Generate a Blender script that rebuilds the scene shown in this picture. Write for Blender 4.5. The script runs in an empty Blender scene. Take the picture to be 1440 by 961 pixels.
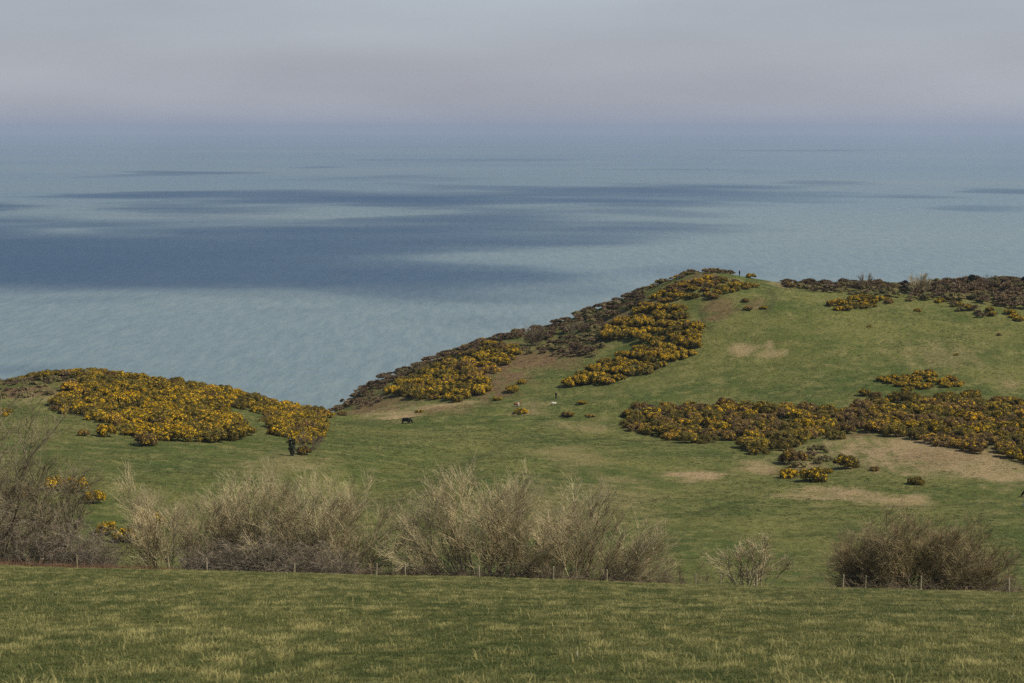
import bpy, bmesh, math, random
import numpy as np
from mathutils import Vector, Matrix

RNG = np.random.default_rng(7)
random.seed(7)
scene = bpy.context.scene
COL = scene.collection
R = math.radians


# ------------------------------------------------------------------ camera
F_PX = 2800.0            # focal length in pixels of the 1440 wide frame (70 mm on 36 mm)
CAM_Z = 150.0            # metres above the sea
HORIZON = 182.0
PITCH = math.atan((480.5 - HORIZON) / F_PX)
cam_data = bpy.data.cameras.new('camera')
cam = bpy.data.objects.new('camera', cam_data)
COL.objects.link(cam)
cam_data.sensor_width = 36.0
cam_data.lens = F_PX / 1440.0 * 36.0
cam_data.clip_start = 0.5
cam_data.clip_end = 200000.0
cam.location = (0, 0, CAM_Z)
cam.rotation_euler = (math.pi / 2 - PITCH, 0, 0)
cam_data.dof.use_dof = True
cam_data.dof.focus_distance = 330.0
cam_data.dof.aperture_fstop = 4.5
scene.camera = cam

# ------------------------------------------------------------------ sky and sun
SUN_EL, SUN_AZ = R(47), R(104)       # azimuth from +Y (view direction) towards +X (right)
SUN = Vector((math.cos(SUN_EL) * math.sin(SUN_AZ), math.cos(SUN_EL) * math.cos(SUN_AZ), math.sin(SUN_EL)))
world = bpy.data.worlds.new('World')
scene.world = world
world.use_nodes = True
wn, wl = world.node_tree.nodes, world.node_tree.links
wn.clear()
wout = wn.new('ShaderNodeOutputWorld')
wbg = wn.new('ShaderNodeBackground')
sky = wn.new('ShaderNodeTexSky')
sky.sky_type = 'NISHITA'
sky.sun_disc = False
sky.sun_elevation = SUN_EL
sky.sun_rotation = SUN_AZ
sky.altitude = 150
sky.air_density = 1.0
sky.dust_density = 0.7
sky.ozone_density = 2.0
wtc = wn.new('ShaderNodeTexCoord')
wmap = wn.new('ShaderNodeMapping')
wmap.inputs['Scale'].default_value = (1.6, 1.6, 9.0)
wnoise = wn.new('ShaderNodeTexNoise')
wnoise.inputs['Scale'].default_value = 2.2
wnoise.inputs['Detail'].default_value = 4.0
wnoise.inputs['Roughness'].default_value = 0.45
wramp = wn.new('ShaderNodeValToRGB')          # thin high veil: lavender grey, paler where it thins
wramp.color_ramp.elements[0].position = 0.3
wramp.color_ramp.elements[0].color = (3.25, 3.30, 4.00, 1)
wramp.color_ramp.elements[1].position = 0.72
wramp.color_ramp.elements[1].color = (4.75, 5.00, 5.70, 1)
wmix = wn.new('ShaderNodeMix')
wmix.data_type = 'RGBA'
wsep = wn.new('ShaderNodeSeparateXYZ')         # the veil is a layer: thick seen edge-on, thin overhead
wthin = wn.new('ShaderNodeMapRange')
wthin.inputs['From Min'].default_value = 0.0; wthin.inputs['From Max'].default_value = 0.28
wthin.inputs['To Min'].default_value = 0.90; wthin.inputs['To Max'].default_value = 0.12
wl.new(wtc.outputs['Generated'], wsep.inputs[0])
wl.new(wsep.outputs['Z'], wthin.inputs['Value'])
wl.new(wthin.outputs[0], wmix.inputs[0])
wl.new(wtc.outputs['Generated'], wmap.inputs['Vector'])
wl.new(wmap.outputs[0], wnoise.inputs['Vector'])
wl.new(wnoise.outputs['Fac'], wramp.inputs['Fac'])
wl.new(sky.outputs[0], wmix.inputs[6])
wl.new(wramp.outputs[0], wmix.inputs[7])
wl.new(wmix.outputs[2], wbg.inputs['Color'])
wl.new(wbg.outputs[0], wout.inputs['Surface'])
wbg.inputs['Strength'].default_value = 0.10

sun_data = bpy.data.lights.new('sun', 'SUN')
sun_data.energy = 5.0
sun_data.angle = R(0.53)
sun_data.color = (1.0, 0.92, 0.78)
sun = bpy.data.objects.new('sun', sun_data)
COL.objects.link(sun)
sun.rotation_euler = SUN.to_track_quat('Z', 'Y').to_euler()

vs = scene.view_settings
vs.view_transform = 'Standard'
vs.look = 'None'
vs.exposure = 0.0
vs.gamma = 1.0
vs.use_curve_mapping = False
scene.render.engine = 'CYCLES'
cy = scene.cycles
cy.max_bounces = 5
cy.diffuse_bounces = 3
cy.glossy_bounces = 2
cy.transmission_bounces = 3
cy.volume_bounces = 1
cy.transparent_max_bounces = 12
cy.use_denoising = False
scene.render.filter_size = 1.2
cy.caustics_reflective = False
cy.caustics_refractive = False

# ------------------------------------------------------------------ helpers
def new_mesh(name, V, faces_flat, n_per, smooth=False, mats=(), mat_idx=None):
    V = np.asarray(V, np.float32)
    fl = np.asarray(faces_flat, np.int32).ravel()
    nf = len(fl) // n_per
    me = bpy.data.meshes.new(name)
    me.vertices.add(len(V))
    me.vertices.foreach_set('co', V.ravel())
    me.loops.add(len(fl))
    me.loops.foreach_set('vertex_index', fl)
    me.polygons.add(nf)
    me.polygons.foreach_set('loop_start', np.arange(0, len(fl), n_per, dtype=np.int32))
    me.polygons.foreach_set('use_smooth', np.full(nf, smooth))
    for m in mats:
        me.materials.append(m)
    if mat_idx is not None:
        me.polygons.foreach_set('material_index', np.asarray(mat_idx, np.int32))
    me.update(calc_edges=True)
    return me

def link(name, data, parent=None, loc=(0, 0, 0), rz=0.0, sc=None):
    o = bpy.data.objects.new(name, data)
    COL.objects.link(o)
    o.location = loc
    o.rotation_euler = (0, 0, rz)
    if sc is not None:
        o.scale = sc if hasattr(sc, '__len__') else (sc, sc, sc)
    if parent is not None:
        o.parent = parent
    return o

def tag(o, label=None, cat=None, group=None, kind=None):
    if label: o['label'] = label
    if cat: o['category'] = cat
    if group: o['group'] = group
    if kind: o['kind'] = kind
    return o

def set_attr(me, name, vals):
    a = me.attributes.new(name, 'FLOAT', 'POINT')
    a.data.foreach_set('value', np.asarray(vals, np.float32))

def hash2(ix, iy, seed):
    h = (ix.astype(np.int64) * 374761393 + iy.astype(np.int64) * 668265263 + seed * 974711) & 0x7fffffff
    h = ((h ^ (h >> 13)) * 1274126177) & 0x7fffffff
    h = h ^ (h >> 16)
    return (h & 0xffff) / 65535.0

def vnoise(x, y, seed=0):
    x = np.asarray(x, float); y = np.asarray(y, float)
    ix, iy = np.floor(x), np.floor(y)
    fx, fy = x - ix, y - iy
    fx, fy = fx * fx * (3 - 2 * fx), fy * fy * (3 - 2 * fy)
    ix, iy = ix.astype(np.int64), iy.astype(np.int64)
    a, b = hash2(ix, iy, seed), hash2(ix + 1, iy, seed)
    c, d = hash2(ix, iy + 1, seed), hash2(ix + 1, iy + 1, seed)
    return (a * (1 - fx) + b * fx) * (1 - fy) + (c * (1 - fx) + d * fx) * fy

def fbm(x, y, seed=0, oct=4):
    s, a, t = 0, 1.0, 0
    for k in range(oct):
        s = s + a * vnoise(x * 2 ** k, y * 2 ** k, seed + 17 * k); t += a; a *= 0.5
    return s / t

def smooth(a, b, x):
    t = np.clip((x - a) / (b - a), 0, 1)
    return t * t * (3 - 2 * t)

# pixel of the 1440 x 961 photograph -> viewing ray, used only to find where on the land a thing stands
CP, SP = math.cos(PITCH), math.sin(PITCH)
def ray(px, py):
    px = np.asarray(px, float); py = np.asarray(py, float)
    u = (px - 720) / F_PX; v = (480.5 - py) / F_PX
    return u, CP + SP * v, -SP + CP * v
def pt(px, py, d):
    rx, ry, rz = ray(px, py)
    t = d / ry
    return np.stack([rx * t, np.zeros_like(rx) + d, CAM_Z + rz * t], -1)

# ------------------------------------------------------------------ materials
def mat(name):
    m = bpy.data.materials.new(name)
    m.use_nodes = True
    nt = m.node_tree
    b = nt.nodes['Principled BSDF']
    return m, nt, b
def N(nt, kind, **kw):
    n = nt.nodes.new(kind)
    for k, v in kw.items():
        setattr(n, k, v)
    return n
def mixc(nt, fac, a, b):
    m = N(nt, 'ShaderNodeMix', data_type='RGBA')
    for sock, v in ((m.inputs[0], fac), (m.inputs[6], a), (m.inputs[7], b)):
        if hasattr(v, 'links') or hasattr(v, 'is_linked'):
            nt.links.new(v, sock)
        elif isinstance(v, (int, float)):
            sock.default_value = v
        else:
            sock.default_value = (*v, 1)
    return m.outputs[2]
def noise(nt, vec, scale, detail=4, rough=0.55, mapping=None):
    n = N(nt, 'ShaderNodeTexNoise')
    n.inputs['Scale'].default_value = scale
    n.inputs['Detail'].default_value = detail
    n.inputs['Roughness'].default_value = rough
    if mapping:
        mp = N(nt, 'ShaderNodeMapping')
        mp.inputs['Scale'].default_value = mapping
        nt.links.new(vec, mp.inputs['Vector']); vec = mp.outputs[0]
    nt.links.new(vec, n.inputs['Vector'])
    return n.outputs['Fac']
def ramp(nt, fac, lo, hi):
    r = N(nt, 'ShaderNodeMapRange')
    r.interpolation_type = 'SMOOTHSTEP'
    r.inputs['From Min'].default_value = lo; r.inputs['From Max'].default_value = hi
    nt.links.new(fac, r.inputs['Value'])
    return r.outputs[0]

def simple(name, col, rough=0.8, var=0.25, scale=3.0, spec=0.2, per_object=0.0, transl=0.0):
    """colour with noise in object space, optionally varying from object to object"""
    m, nt, b = mat(name)
    tc = N(nt, 'ShaderNodeTexCoord')
    f = noise(nt, tc.outputs['Object'], scale, 3)
    lo = tuple(c * (1 - var) for c in col); hi = tuple(min(1, c * (1 + var)) for c in col)
    c = mixc(nt, ramp(nt, f, 0.3, 0.7), lo, hi)
    if per_object:
        oi = N(nt, 'ShaderNodeObjectInfo')
        hsv = N(nt, 'ShaderNodeHueSaturation')
        mr = N(nt, 'ShaderNodeMapRange')
        mr.inputs['To Min'].default_value = 1 - per_object; mr.inputs['To Max'].default_value = 1 + per_object
        nt.links.new(oi.outputs['Random'], mr.inputs['Value'])
        nt.links.new(mr.outputs[0], hsv.inputs['Value'])
        nt.links.new(c, hsv.inputs['Color'])
        c = hsv.outputs[0]
    nt.links.new(c, b.inputs['Base Color'])
    b.inputs['Roughness'].default_value = rough
    b.inputs['Specular IOR Level'].default_value = spec
    if transl:
        t = N(nt, 'ShaderNodeBsdfTranslucent')
        nt.links.new(c, t.inputs['Color'])
        ms = N(nt, 'ShaderNodeMixShader')
        ms.inputs[0].default_value = transl
        nt.links.new(b.outputs[0], ms.inputs[1]); nt.links.new(t.outputs[0], ms.inputs[2])
        nt.links.new(ms.outputs[0], nt.nodes['Material Output'].inputs['Surface'])
    return m

def land_material():
    m, nt, b = mat('pasture')
    tc = N(nt, 'ShaderNodeTexCoord'); P = tc.outputs['Object']
    def at(n):
        a = N(nt, 'ShaderNodeAttribute', attribute_name=n); return a.outputs['Fac']
    n1 = noise(nt, P, 0.035, 5, 0.6)
    n2 = noise(nt, P, 0.22, 5, 0.65)
    n3 = noise(nt, P, 1.7, 4, 0.7)
    green = mixc(nt, ramp(nt, n1, 0.34, 0.66), (0.068, 0.097, 0.020), (0.155, 0.155, 0.041))
    green = mixc(nt, ramp(nt, n2, 0.42, 0.72), green, (0.208, 0.192, 0.064))
    green = mixc(nt, ramp(nt, n3, 0.5, 0.25), green, (0.052, 0.066, 0.018))
    straw = mixc(nt, ramp(nt, n3, 0.35, 0.65), (0.27, 0.185, 0.095), (0.40, 0.300, 0.155))
    rust = mixc(nt, ramp(nt, n3, 0.35, 0.65), (0.125, 0.068, 0.034), (0.23, 0.145, 0.075))
    c = mixc(nt, at('straw'), green, straw)
    c = mixc(nt, at('rust'), c, rust)
    # cattle tracks worn darker and damper
    c = mixc(nt, at('track'), c, (0.055, 0.062, 0.020))
    nt.links.new(c, b.inputs['Base Color'])
    b.inputs['Roughness'].default_value = 0.95
    b.inputs['Specular IOR Level'].default_value = 0.1
    bu = N(nt, 'ShaderNodeBump')
    bu.inputs['Strength'].default_value = 0.9; bu.inputs['Distance'].default_value = 1.1
    nt.links.new(noise(nt, P, 0.55, 7, 0.75), bu.inputs['Height'])
    nt.links.new(bu.outputs[0], b.inputs['Normal'])
    return m

def sea_material():
    m, nt, b = mat('sea_water')
    tc = N(nt, 'ShaderNodeTexCoord'); P = tc.outputs['Object']
    silt = noise(nt, P, 0.0005, 4, 0.55, (0.6, 1.0, 1.0))
    c = mixc(nt, ramp(nt, silt, 0.35, 0.7), (0.172, 0.206, 0.160), (0.232, 0.247, 0.158))
    foam_glitter = noise(nt, P, 0.12, 4, 0.8, (1.0, 0.14, 1.0))
    c = mixc(nt, ramp(nt, foam_glitter, 0.22, 0.80), mixc(nt, 0.30, c, (0.04, 0.09, 0.12)), mixc(nt, 0.15, c, (0.45, 0.5, 0.48)))  # wave glitter and foam painted into the water colour as dark and pale flecks
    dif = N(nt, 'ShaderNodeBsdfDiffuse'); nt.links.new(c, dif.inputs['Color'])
    glo = N(nt, 'ShaderNodeBsdfGlossy'); glo.inputs['Color'].default_value = (0.38, 0.68, 1.0, 1); glo.inputs['Roughness'].default_value = 0.32
    fr = N(nt, 'ShaderNodeFresnel'); fr.inputs['IOR'].default_value = 1.33
    fm = N(nt, 'ShaderNodeMath', operation='MULTIPLY'); fm.inputs[1].default_value = 0.5
    nt.links.new(fr.outputs[0], fm.inputs[0])
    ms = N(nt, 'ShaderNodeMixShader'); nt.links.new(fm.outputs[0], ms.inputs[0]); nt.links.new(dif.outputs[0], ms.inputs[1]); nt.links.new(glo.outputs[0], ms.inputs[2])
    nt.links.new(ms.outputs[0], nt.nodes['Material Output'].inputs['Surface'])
    h1 = noise(nt, P, 0.11, 6, 0.7, (0.8, 0.4, 1.0))
    h2 = noise(nt, P, 0.017, 5, 0.65, (0.8, 0.4, 1.0))
    bu2 = N(nt, 'ShaderNodeBump'); bu2.inputs['Strength'].default_value = 1.0; bu2.inputs['Distance'].default_value = 1.4
    nt.links.new(h2, bu2.inputs['Height'])
    bu = N(nt, 'ShaderNodeBump'); bu.inputs['Strength'].default_value = 1.0; bu.inputs['Distance'].default_value = 1.6
    nt.links.new(h1, bu.inputs['Height']); nt.links.new(bu2.outputs[0], bu.inputs['Normal'])
    for sh in (dif, glo, fr):
        nt.links.new(bu.outputs[0], sh.inputs['Normal'])
    nt.nodes.remove(b)
    return m

def blade_material(name, ca, cb, cc, transl=0.35):
    """grass blades: colour follows the tuft's own 'tint' (0 lush, 1 dry)"""
    m, nt, b = mat(name)
    a = N(nt, 'ShaderNodeAttribute', attribute_name='tint', attribute_type='INSTANCER')
    r = N(nt, 'ShaderNodeValToRGB')
    r.color_ramp.elements[0].color = (*ca, 1)
    r.color_ramp.elements[1].color = (*cc, 1)
    e = r.color_ramp.elements.new(0.5); e.color = (*cb, 1)
    nt.links.new(a.outputs['Fac'], r.inputs['Fac'])
    nt.links.new(r.outputs[0], b.inputs['Base Color'])
    b.inputs['Roughness'].default_value = 0.7
    b.inputs['Specular IOR Level'].default_value = 0.2
    t = N(nt, 'ShaderNodeBsdfTranslucent'); nt.links.new(r.outputs[0], t.inputs['Color'])
    ms = N(nt, 'ShaderNodeMixShader'); ms.inputs[0].default_value = transl
    nt.links.new(b.outputs[0], ms.inputs[1]); nt.links.new(t.outputs[0], ms.inputs[2])
    nt.links.new(ms.outputs[0], nt.nodes['Material Output'].inputs['Surface'])
    return m

M = {}
M['land'] = land_material()
M['sea'] = sea_material()
M['blade'] = blade_material('grass_blade', (0.064, 0.090, 0.026), (0.150, 0.154, 0.050), (0.42, 0.365, 0.140))
M['gorse_leaf'] = simple('gorse_spines', (0.170, 0.136, 0.032), 0.8, 0.35, 1.2, 0.2, 0.25, 0.35)
M['gorse_dry'] = simple('gorse_old_spines', (0.195, 0.135, 0.055), 0.85, 0.35, 1.2, 0.1, 0.25, 0.3)
M['gorse_flower'] = simple('gorse_blossom', (0.86, 0.54, 0.013), 0.7, 0.25, 1.5, 0.2, 0.15, 0.3)
M['gorse_wood'] = simple('gorse_wood', (0.055, 0.043, 0.026), 0.9)
M['willow'] = simple('willow_bark', (0.395, 0.325, 0.180), 0.75, 0.35, 0.6, 0.2, 0.22)
M['thorn'] = simple('thorn_bark', (0.185, 0.140, 0.085), 0.8, 0.35, 0.7, 0.2, 0.2)
M['dense'] = simple('osier_bark', (0.270, 0.212, 0.105), 0.8, 0.35, 0.7, 0.2, 0.2)
M['bramble'] = simple('bramble_cane', (0.240, 0.195, 0.135), 0.8, 0.4, 0.9, 0.2, 0.15)
M['heath'] = simple('heath_scrub', (0.190, 0.135, 0.076), 0.9, 0.35, 1.0, 0.1, 0.3)
M['heath_green'] = simple('scrub_leaf', (0.160, 0.135, 0.055), 0.9, 0.35, 1.0, 0.1, 0.3)
M['evergreen'] = simple('evergreen_needles', (0.016, 0.024, 0.014), 0.8, 0.3, 1.5, 0.2)
M['ivy'] = simple('ivy_leaf', (0.040, 0.046, 0.016), 0.5, 0.3, 2.0, 0.4)
M['bracken'] = simple('dead_bracken', (0.215, 0.125, 0.070), 0.85, 0.35, 1.0, 0.1, 0.1, 0.2)
M['post'] = simple('weathered_post', (0.300, 0.245, 0.155), 0.85, 0.3, 4.0, 0.2)
M['wire'] = simple('fence_wire', (0.22, 0.21, 0.19), 0.5, 0.1, 4.0, 0.5)
M['black_hide'] = simple('black_hide', (0.008, 0.007, 0.007), 0.7, 0.3, 2.0, 0.2)
M['brown_hide'] = simple('brown_hide', (0.20, 0.075, 0.035), 0.7, 0.3, 2.0, 0.2)
M['white_hide'] = simple('white_hide', (0.62, 0.58, 0.50), 0.8, 0.1, 2.0, 0.2)
M['fleece'] = simple('fleece', (0.66, 0.62, 0.53), 0.95, 0.12, 8.0, 0.05)
M['dark_cloth'] = simple('dark_cloth', (0.010, 0.011, 0.016), 0.85, 0.3, 6.0, 0.1)
M['skin'] = simple('skin', (0.42, 0.24, 0.17), 0.6, 0.05, 6.0, 0.3)
M['hair'] = simple('hair', (0.018, 0.012, 0.008), 0.6, 0.2, 10.0, 0.3)
M['petal'] = simple('daisy_petal', (0.78, 0.77, 0.72), 0.7, 0.05, 5.0, 0.2)
M['rock'] = simple('pale_stone', (0.42, 0.38, 0.31), 0.9, 0.25, 3.0, 0.2)

# ------------------------------------------------------------------ the land
# heights are fitted through surveyed points: (pixel x, pixel y, metres away)
CTRL = [
 # gully behind the hedge (hidden by the brow)
 *[(x, 872, 178) for x in (-300, 100, 500, 900, 1300, 1750)],
 *[(x, 850, 200) for x in (-300, 100, 500, 900, 1300, 1750)],
 (1750, 822, 226), (1300, 822, 226), (1000, 820, 226), (720, 806, 228), (400, 790, 230), (100, 775, 230), (-300, 765, 230),
 (1750, 775, 260), (1440, 775, 260), (1200, 775, 260), (950, 765, 260), (720, 752, 260), (450, 735, 260), (200, 715, 260), (0, 705, 260), (-300, 700, 260),
 (1750, 722, 300), (1440, 722, 300), (1200, 722, 300), (950, 716, 300), (720, 702, 300), (450, 688, 300), (200, 668, 300), (0, 655, 300), (-300, 650, 300),
 (1750, 662, 345), (1440, 664, 345), (1200, 668, 345), (950, 672, 345), (720, 658, 345), (450, 644, 345), (200, 630, 345), (0, 618, 345), (-300, 612, 345),
 (1750, 604, 400), (1440, 604, 400), (1200, 612, 400), (950, 624, 400), (720, 620, 400), (560, 616, 400), (450, 606, 400), (300, 592, 400), (150, 585, 400), (0, 582, 400), (-300, 580, 400),
 (-300, 556, 430), (0, 556, 430), (100, 549, 430), (200, 558, 430), (300, 571, 430), (400, 592, 430),
 (-300, 545, 455), (0, 541, 455), (100, 530, 455), (200, 537, 455), (330, 558, 455), (420, 581, 455), (470, 592, 455),
 (560, 594, 445), (720, 594, 440), (850, 600, 436), (950, 598, 436), (1200, 575, 436), (1440, 570, 436), (1750, 568, 436),
 (560, 583, 472), (640, 578, 470), (720, 574, 470), (800, 570, 470), (900, 562, 470), (1000, 556, 470), (1200, 540, 470), (1440, 532, 470), (1750, 528, 470),
 (480, 584, 500), (560, 568, 500), (640, 556, 500), (720, 545, 500), (800, 540, 500), (900, 526, 500), (1000, 508, 500), (1200, 492, 500), (1440, 486, 500), (1750, 480, 500),
 (500, 572, 530), (560, 548, 530), (640, 527, 530), (720, 514, 530), (800, 505, 530), (900, 477, 530), (1000, 452, 530), (1200, 445, 530), (1440, 443, 530), (1750, 440, 530),
 (500, 566, 560), (560, 538, 560), (640, 502, 560), (700, 482, 560), (760, 484, 560), (850, 455, 560), (930, 418, 560), (990, 398, 560), (1060, 403, 560), (1120, 409, 560), (1250, 415, 560), (1350, 414, 560), (1440, 414, 560), (1750, 412, 560),
 (900, 422, 576), (930, 402, 578), (960, 390, 578), (990, 383, 578), (1030, 386, 578), (1070, 397, 578), (1120, 402, 578), (1250, 404, 578), (1300, 410, 578), (1370, 402, 578), (1440, 403, 578), (1750, 400, 578),
]
CT = np.array(CTRL, float)
CPTS = pt(CT[:, 0], CT[:, 1], CT[:, 2])

def plane_z(x, y):       # the near field, an even slope falling away from the camera
    return CAM_Z - 1.65 - 0.2187 * y - 0.029 * x * smooth(0, 120, y) + 0.20 * smooth(20, 130, y)

# beyond the brow: start the fitted part just under the near field
edge_x = np.linspace(-110, 110, 12)
EDGE = [np.array([x, d, plane_z(x, d) - drop]) for x in edge_x for d, drop in ((140, 0.35), (150, 1.3), (162, 3.4))]
PTS = np.vstack([CPTS, np.array(EDGE)])
SC = 100.0
def tps(r2):
    return np.where(r2 > 1e-12, r2 * np.log(np.maximum(r2, 1e-12)), 0)
A = PTS[:, :2] / SC
n = len(A)
K = tps(((A[:, None] - A[None]) ** 2).sum(-1)) + np.eye(n) * 0.004
Pm = np.hstack([np.ones((n, 1)), A])
L = np.zeros((n + 3, n + 3)); L[:n, :n] = K; L[:n, n:] = Pm; L[n:, :n] = Pm.T
W = np.linalg.solve(L, np.concatenate([PTS[:, 2], np.zeros(3)]))
def rbf(x, y):
    q = np.stack([x.ravel(), y.ravel()], -1) / SC
    out = np.empty(len(q))
    for s in range(0, len(q), 20000):
        c = q[s:s + 20000]
        out[s:s + 20000] = tps(((c[:, None] - A[None]) ** 2).sum(-1)) @ W[:n] + W[n] + c @ W[n + 1:]
    return out.reshape(x.shape)

def coast_y(x):          # where the land starts to fall to the sea
    return 462 + 124 * smooth(-66, -40, x)

xs = np.concatenate([np.arange(-420, -200, 6.0), np.arange(-200, 240, 1.25), np.arange(240, 480, 6.0)])
ys = np.concatenate([np.arange(-420, -60, 20.0), np.arange(-60, 14, 4.0), np.arange(14, 160, 0.8), np.arange(160, 600, 1.25), np.arange(600, 860, 4.0)])
GX, GY = np.meshgrid(xs, ys)
def raw_height(GX, GY):
    far = rbf(np.clip(GX, -230, 280), np.clip(GY, 130, 600))
    w = smooth(131, 153, GY)
    z = plane_z(np.clip(GX, -230, 280), GY) * (1 - w) + far * w
    z = z + w * (fbm(GX / 26, GY / 26, 3, 3) - 0.5) * 1.6 + w * (fbm(GX / 6, GY / 6, 5, 3) - 0.5) * 0.55
    z = z + (fbm(GX / 9, GY / 9, 8, 3) - 0.5) * 0.30 * (1 - w) + (fbm(GX / 1.6, GY / 1.6, 9, 2) - 0.5) * 0.10
    lip = smooth(-34, -14, GX) * smooth(48, 20, GX)          # rounded lip of the pasture with a hollow behind it
    z = z + lip * (1.5 * np.exp(-((GY - 443 - .06 * GX) / 9) ** 2) - 1.7 * np.exp(-((GY - 461) / 8) ** 2))
    fold = np.abs(GX + 26 - (GY - 300) * .20)                 # shallow valley running up the pasture
    z = z - 1.7 * np.exp(-(fold / 9) ** 2) * smooth(235, 275, GY) * smooth(400, 350, GY)
    t = np.maximum(0, GY - coast_y(GX))
    z = z - 0.95 * t * t / (t + 32)
    return np.maximum(z, -0.8)
GZ = raw_height(GX, GY)

def height(x, y):
    x = np.asarray(x, float); y = np.asarray(y, float)
    i = np.clip(np.searchsorted(xs, x) - 1, 0, len(xs) - 2)
    j = np.clip(np.searchsorted(ys, y) - 1, 0, len(ys) - 2)
    fx = np.clip((x - xs[i]) / (xs[i + 1] - xs[i]), 0, 1); fy = np.clip((y - ys[j]) / (ys[j + 1] - ys[j]), 0, 1)
    return (GZ[j, i] * (1 - fx) + GZ[j, i + 1] * fx) * (1 - fy) + (GZ[j + 1, i] * (1 - fx) + GZ[j + 1, i + 1] * fx) * fy

def ground(px, py, dmin=14.0, dmax=640.0):
    """the first point of the land along the line of sight through a pixel (nan over the sea)"""
    px = np.atleast_1d(np.asarray(px, float)); py = np.atleast_1d(np.asarray(py, float))
    rx, ry, rz = ray(px, py)
    ds = np.concatenate([np.arange(dmin, 160, 0.5), np.arange(160, dmax, 1.0)])
    ds = ds[ds >= dmin]
    out = np.full((len(px), 3), np.nan)
    sx_, sz_ = rx / ry, rz / ry
    for s0 in range(0, len(px), 400):
        sl = slice(s0, s0 + 400)
        ax, az = sx_[sl], sz_[sl]
        below = CAM_Z + az[:, None] * ds[None] < height(ax[:, None] * ds[None], np.broadcast_to(ds[None], (len(ax), len(ds))))
        hit = below.any(1); j = np.argmax(below, 1)
        lo, hi = ds[np.maximum(j - 1, 0)].copy(), ds[j].copy()
        for _ in range(8):
            m_ = (lo + hi) / 2
            b_ = CAM_Z + az * m_ < height(ax * m_, m_)
            hi = np.where(b_, m_, hi); lo = np.where(b_, lo, m_)
        res = np.stack([ax * hi, hi, height(ax * hi, hi)], -1); res[~hit] = np.nan
        out[sl] = res
    return out

def project(P):
    P = np.atleast_2d(P)
    dx, dy, dz = P[:, 0], P[:, 1], P[:, 2] - CAM_Z
    fw = dy * CP - dz * SP; up = dy * SP + dz * CP
    return 720 + F_PX * dx / fw, 480.5 - F_PX * up / fw, F_PX / fw

# ground cover marks with outlines of their own: dead grass, bracken and worn tracks
ny, nx = GX.shape
straw = np.zeros_like(GX); rust = np.zeros_like(GX); track = np.zeros_like(GX)
BLOTCH_N = fbm(GX / 4.5, GY / 4.5, 100, 4); PATH_N = fbm(GX / 2, GY / 2, 77, 2)
def blotch(field, px, py, rx, ry, amt, seed):
    c = ground([px], [py], 165)[0]
    e = ground([px, px], [py - ry, py + ry], 165)
    if np.isnan(c[0]): return
    sx = rx * c[1] / F_PX
    sy = abs(e[0, 1] - e[1, 1]) / 2 if not np.isnan(e).any() else 8.0
    sy = min(max(sy, 1.5), 40)
    q = ((GX - c[0]) / sx) ** 2 + ((GY - c[1]) / sy) ** 2
    nz = np.roll(BLOTCH_N, (seed * 37 % 400, seed * 61 % 300), (0, 1))
    v = amt * smooth(1.35, 0.25, np.sqrt(q) + (nz - 0.5) * 2.2)
    np.maximum(field, v, out=field)
for k, (px, py, rx, ry, a) in enumerate([
    (972, 672, 42, 9, .8), (1195, 701, 85, 10, .75), (1150, 690, 50, 6, .6), (1290, 634, 140, 28, .70), (1390, 655, 80, 28, .66), (1345, 648, 100, 22, .6),
    (1060, 652, 32, 12, .6), (1130, 655, 30, 10, .5), (1055, 491, 30, 7, .6), (1090, 497, 20, 5, .5), (560, 589, 30, 6, .8), (530, 580, 60, 5, .5),
    (620, 573, 50, 5, .6), (800, 640, 60, 16, .25), (830, 600, 60, 8, .3), (870, 700, 70, 30, .22), (760, 700, 60, 30, .22),
    (1420, 540, 30, 10, .4), (1330, 500, 60, 20, .25), (1010, 600, 30, 8, .3), (90, 560, 60, 8, .35), (400, 650, 60, 20, .25),
    (1100, 402, 22, 4, .5), (745, 582, 30, 5, .4)]):
    blotch(straw, px, py, rx, ry, min(1, a * 1.3), 100 + k)
for k, (px, py, rx, ry, a) in enumerate([
    (700, 520, 40, 26, .85), (740, 506, 60, 22, .8), (800, 500, 40, 16, .55), (690, 545, 45, 16, .8), (640, 575, 50, 8, .5), (560, 566, 50, 10, .5),
    (515, 572, 40, 10, .6), (1005, 432, 22, 18, .75), (1060, 425, 18, 8, .6), (20, 552, 70, 8, .8), (1300, 406, 80, 8, .8), (1400, 410, 60, 10, .7),
    (1190, 402, 60, 6, .7), (980, 395, 40, 8, .7), (880, 445, 50, 14, .6), (1330, 640, 70, 12, .4), (1110, 665, 30, 8, .5), (1200, 612, 30, 5, .5), (820, 480, 40, 14, .5)]):
    blotch(rust, px, py, rx, ry, a, 300 + k)
def path(pixels, width, amt):
    g = ground([p[0] for p in pixels], [p[1] for p in pixels], 165)
    g = g[~np.isnan(g[:, 0])]
    for a_, b_ in zip(g[:-1], g[1:]):
        d = b_[:2] - a_[:2]; L2 = max((d ** 2).sum(), 1e-6)
        t = np.clip(((GX - a_[0]) * d[0] + (GY - a_[1]) * d[1]) / L2, 0, 1)
        q = np.hypot(GX - a_[0] - t * d[0], GY - a_[1] - t * d[1])
        np.maximum(track, amt * smooth(width, width * 0.3, q + (PATH_N - .5) * width), out=track)
path([(560, 705), (600, 690), (640, 660), (680, 640), (720, 622), (740, 610)], 1.8, .38)
path([(580, 601), (660, 596), (740, 590), (800, 588)], 0.9, .6)
path([(880, 730), (1000, 715), (1130, 714), (1250, 712), (1440, 706)], 1.2, .6)
path([(1000, 470), (985, 440), (1010, 418), (1030, 408)], 0.9, .6)
path([(1075, 440), (1090, 420), (1080, 405)], 1.6, .55)
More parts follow.
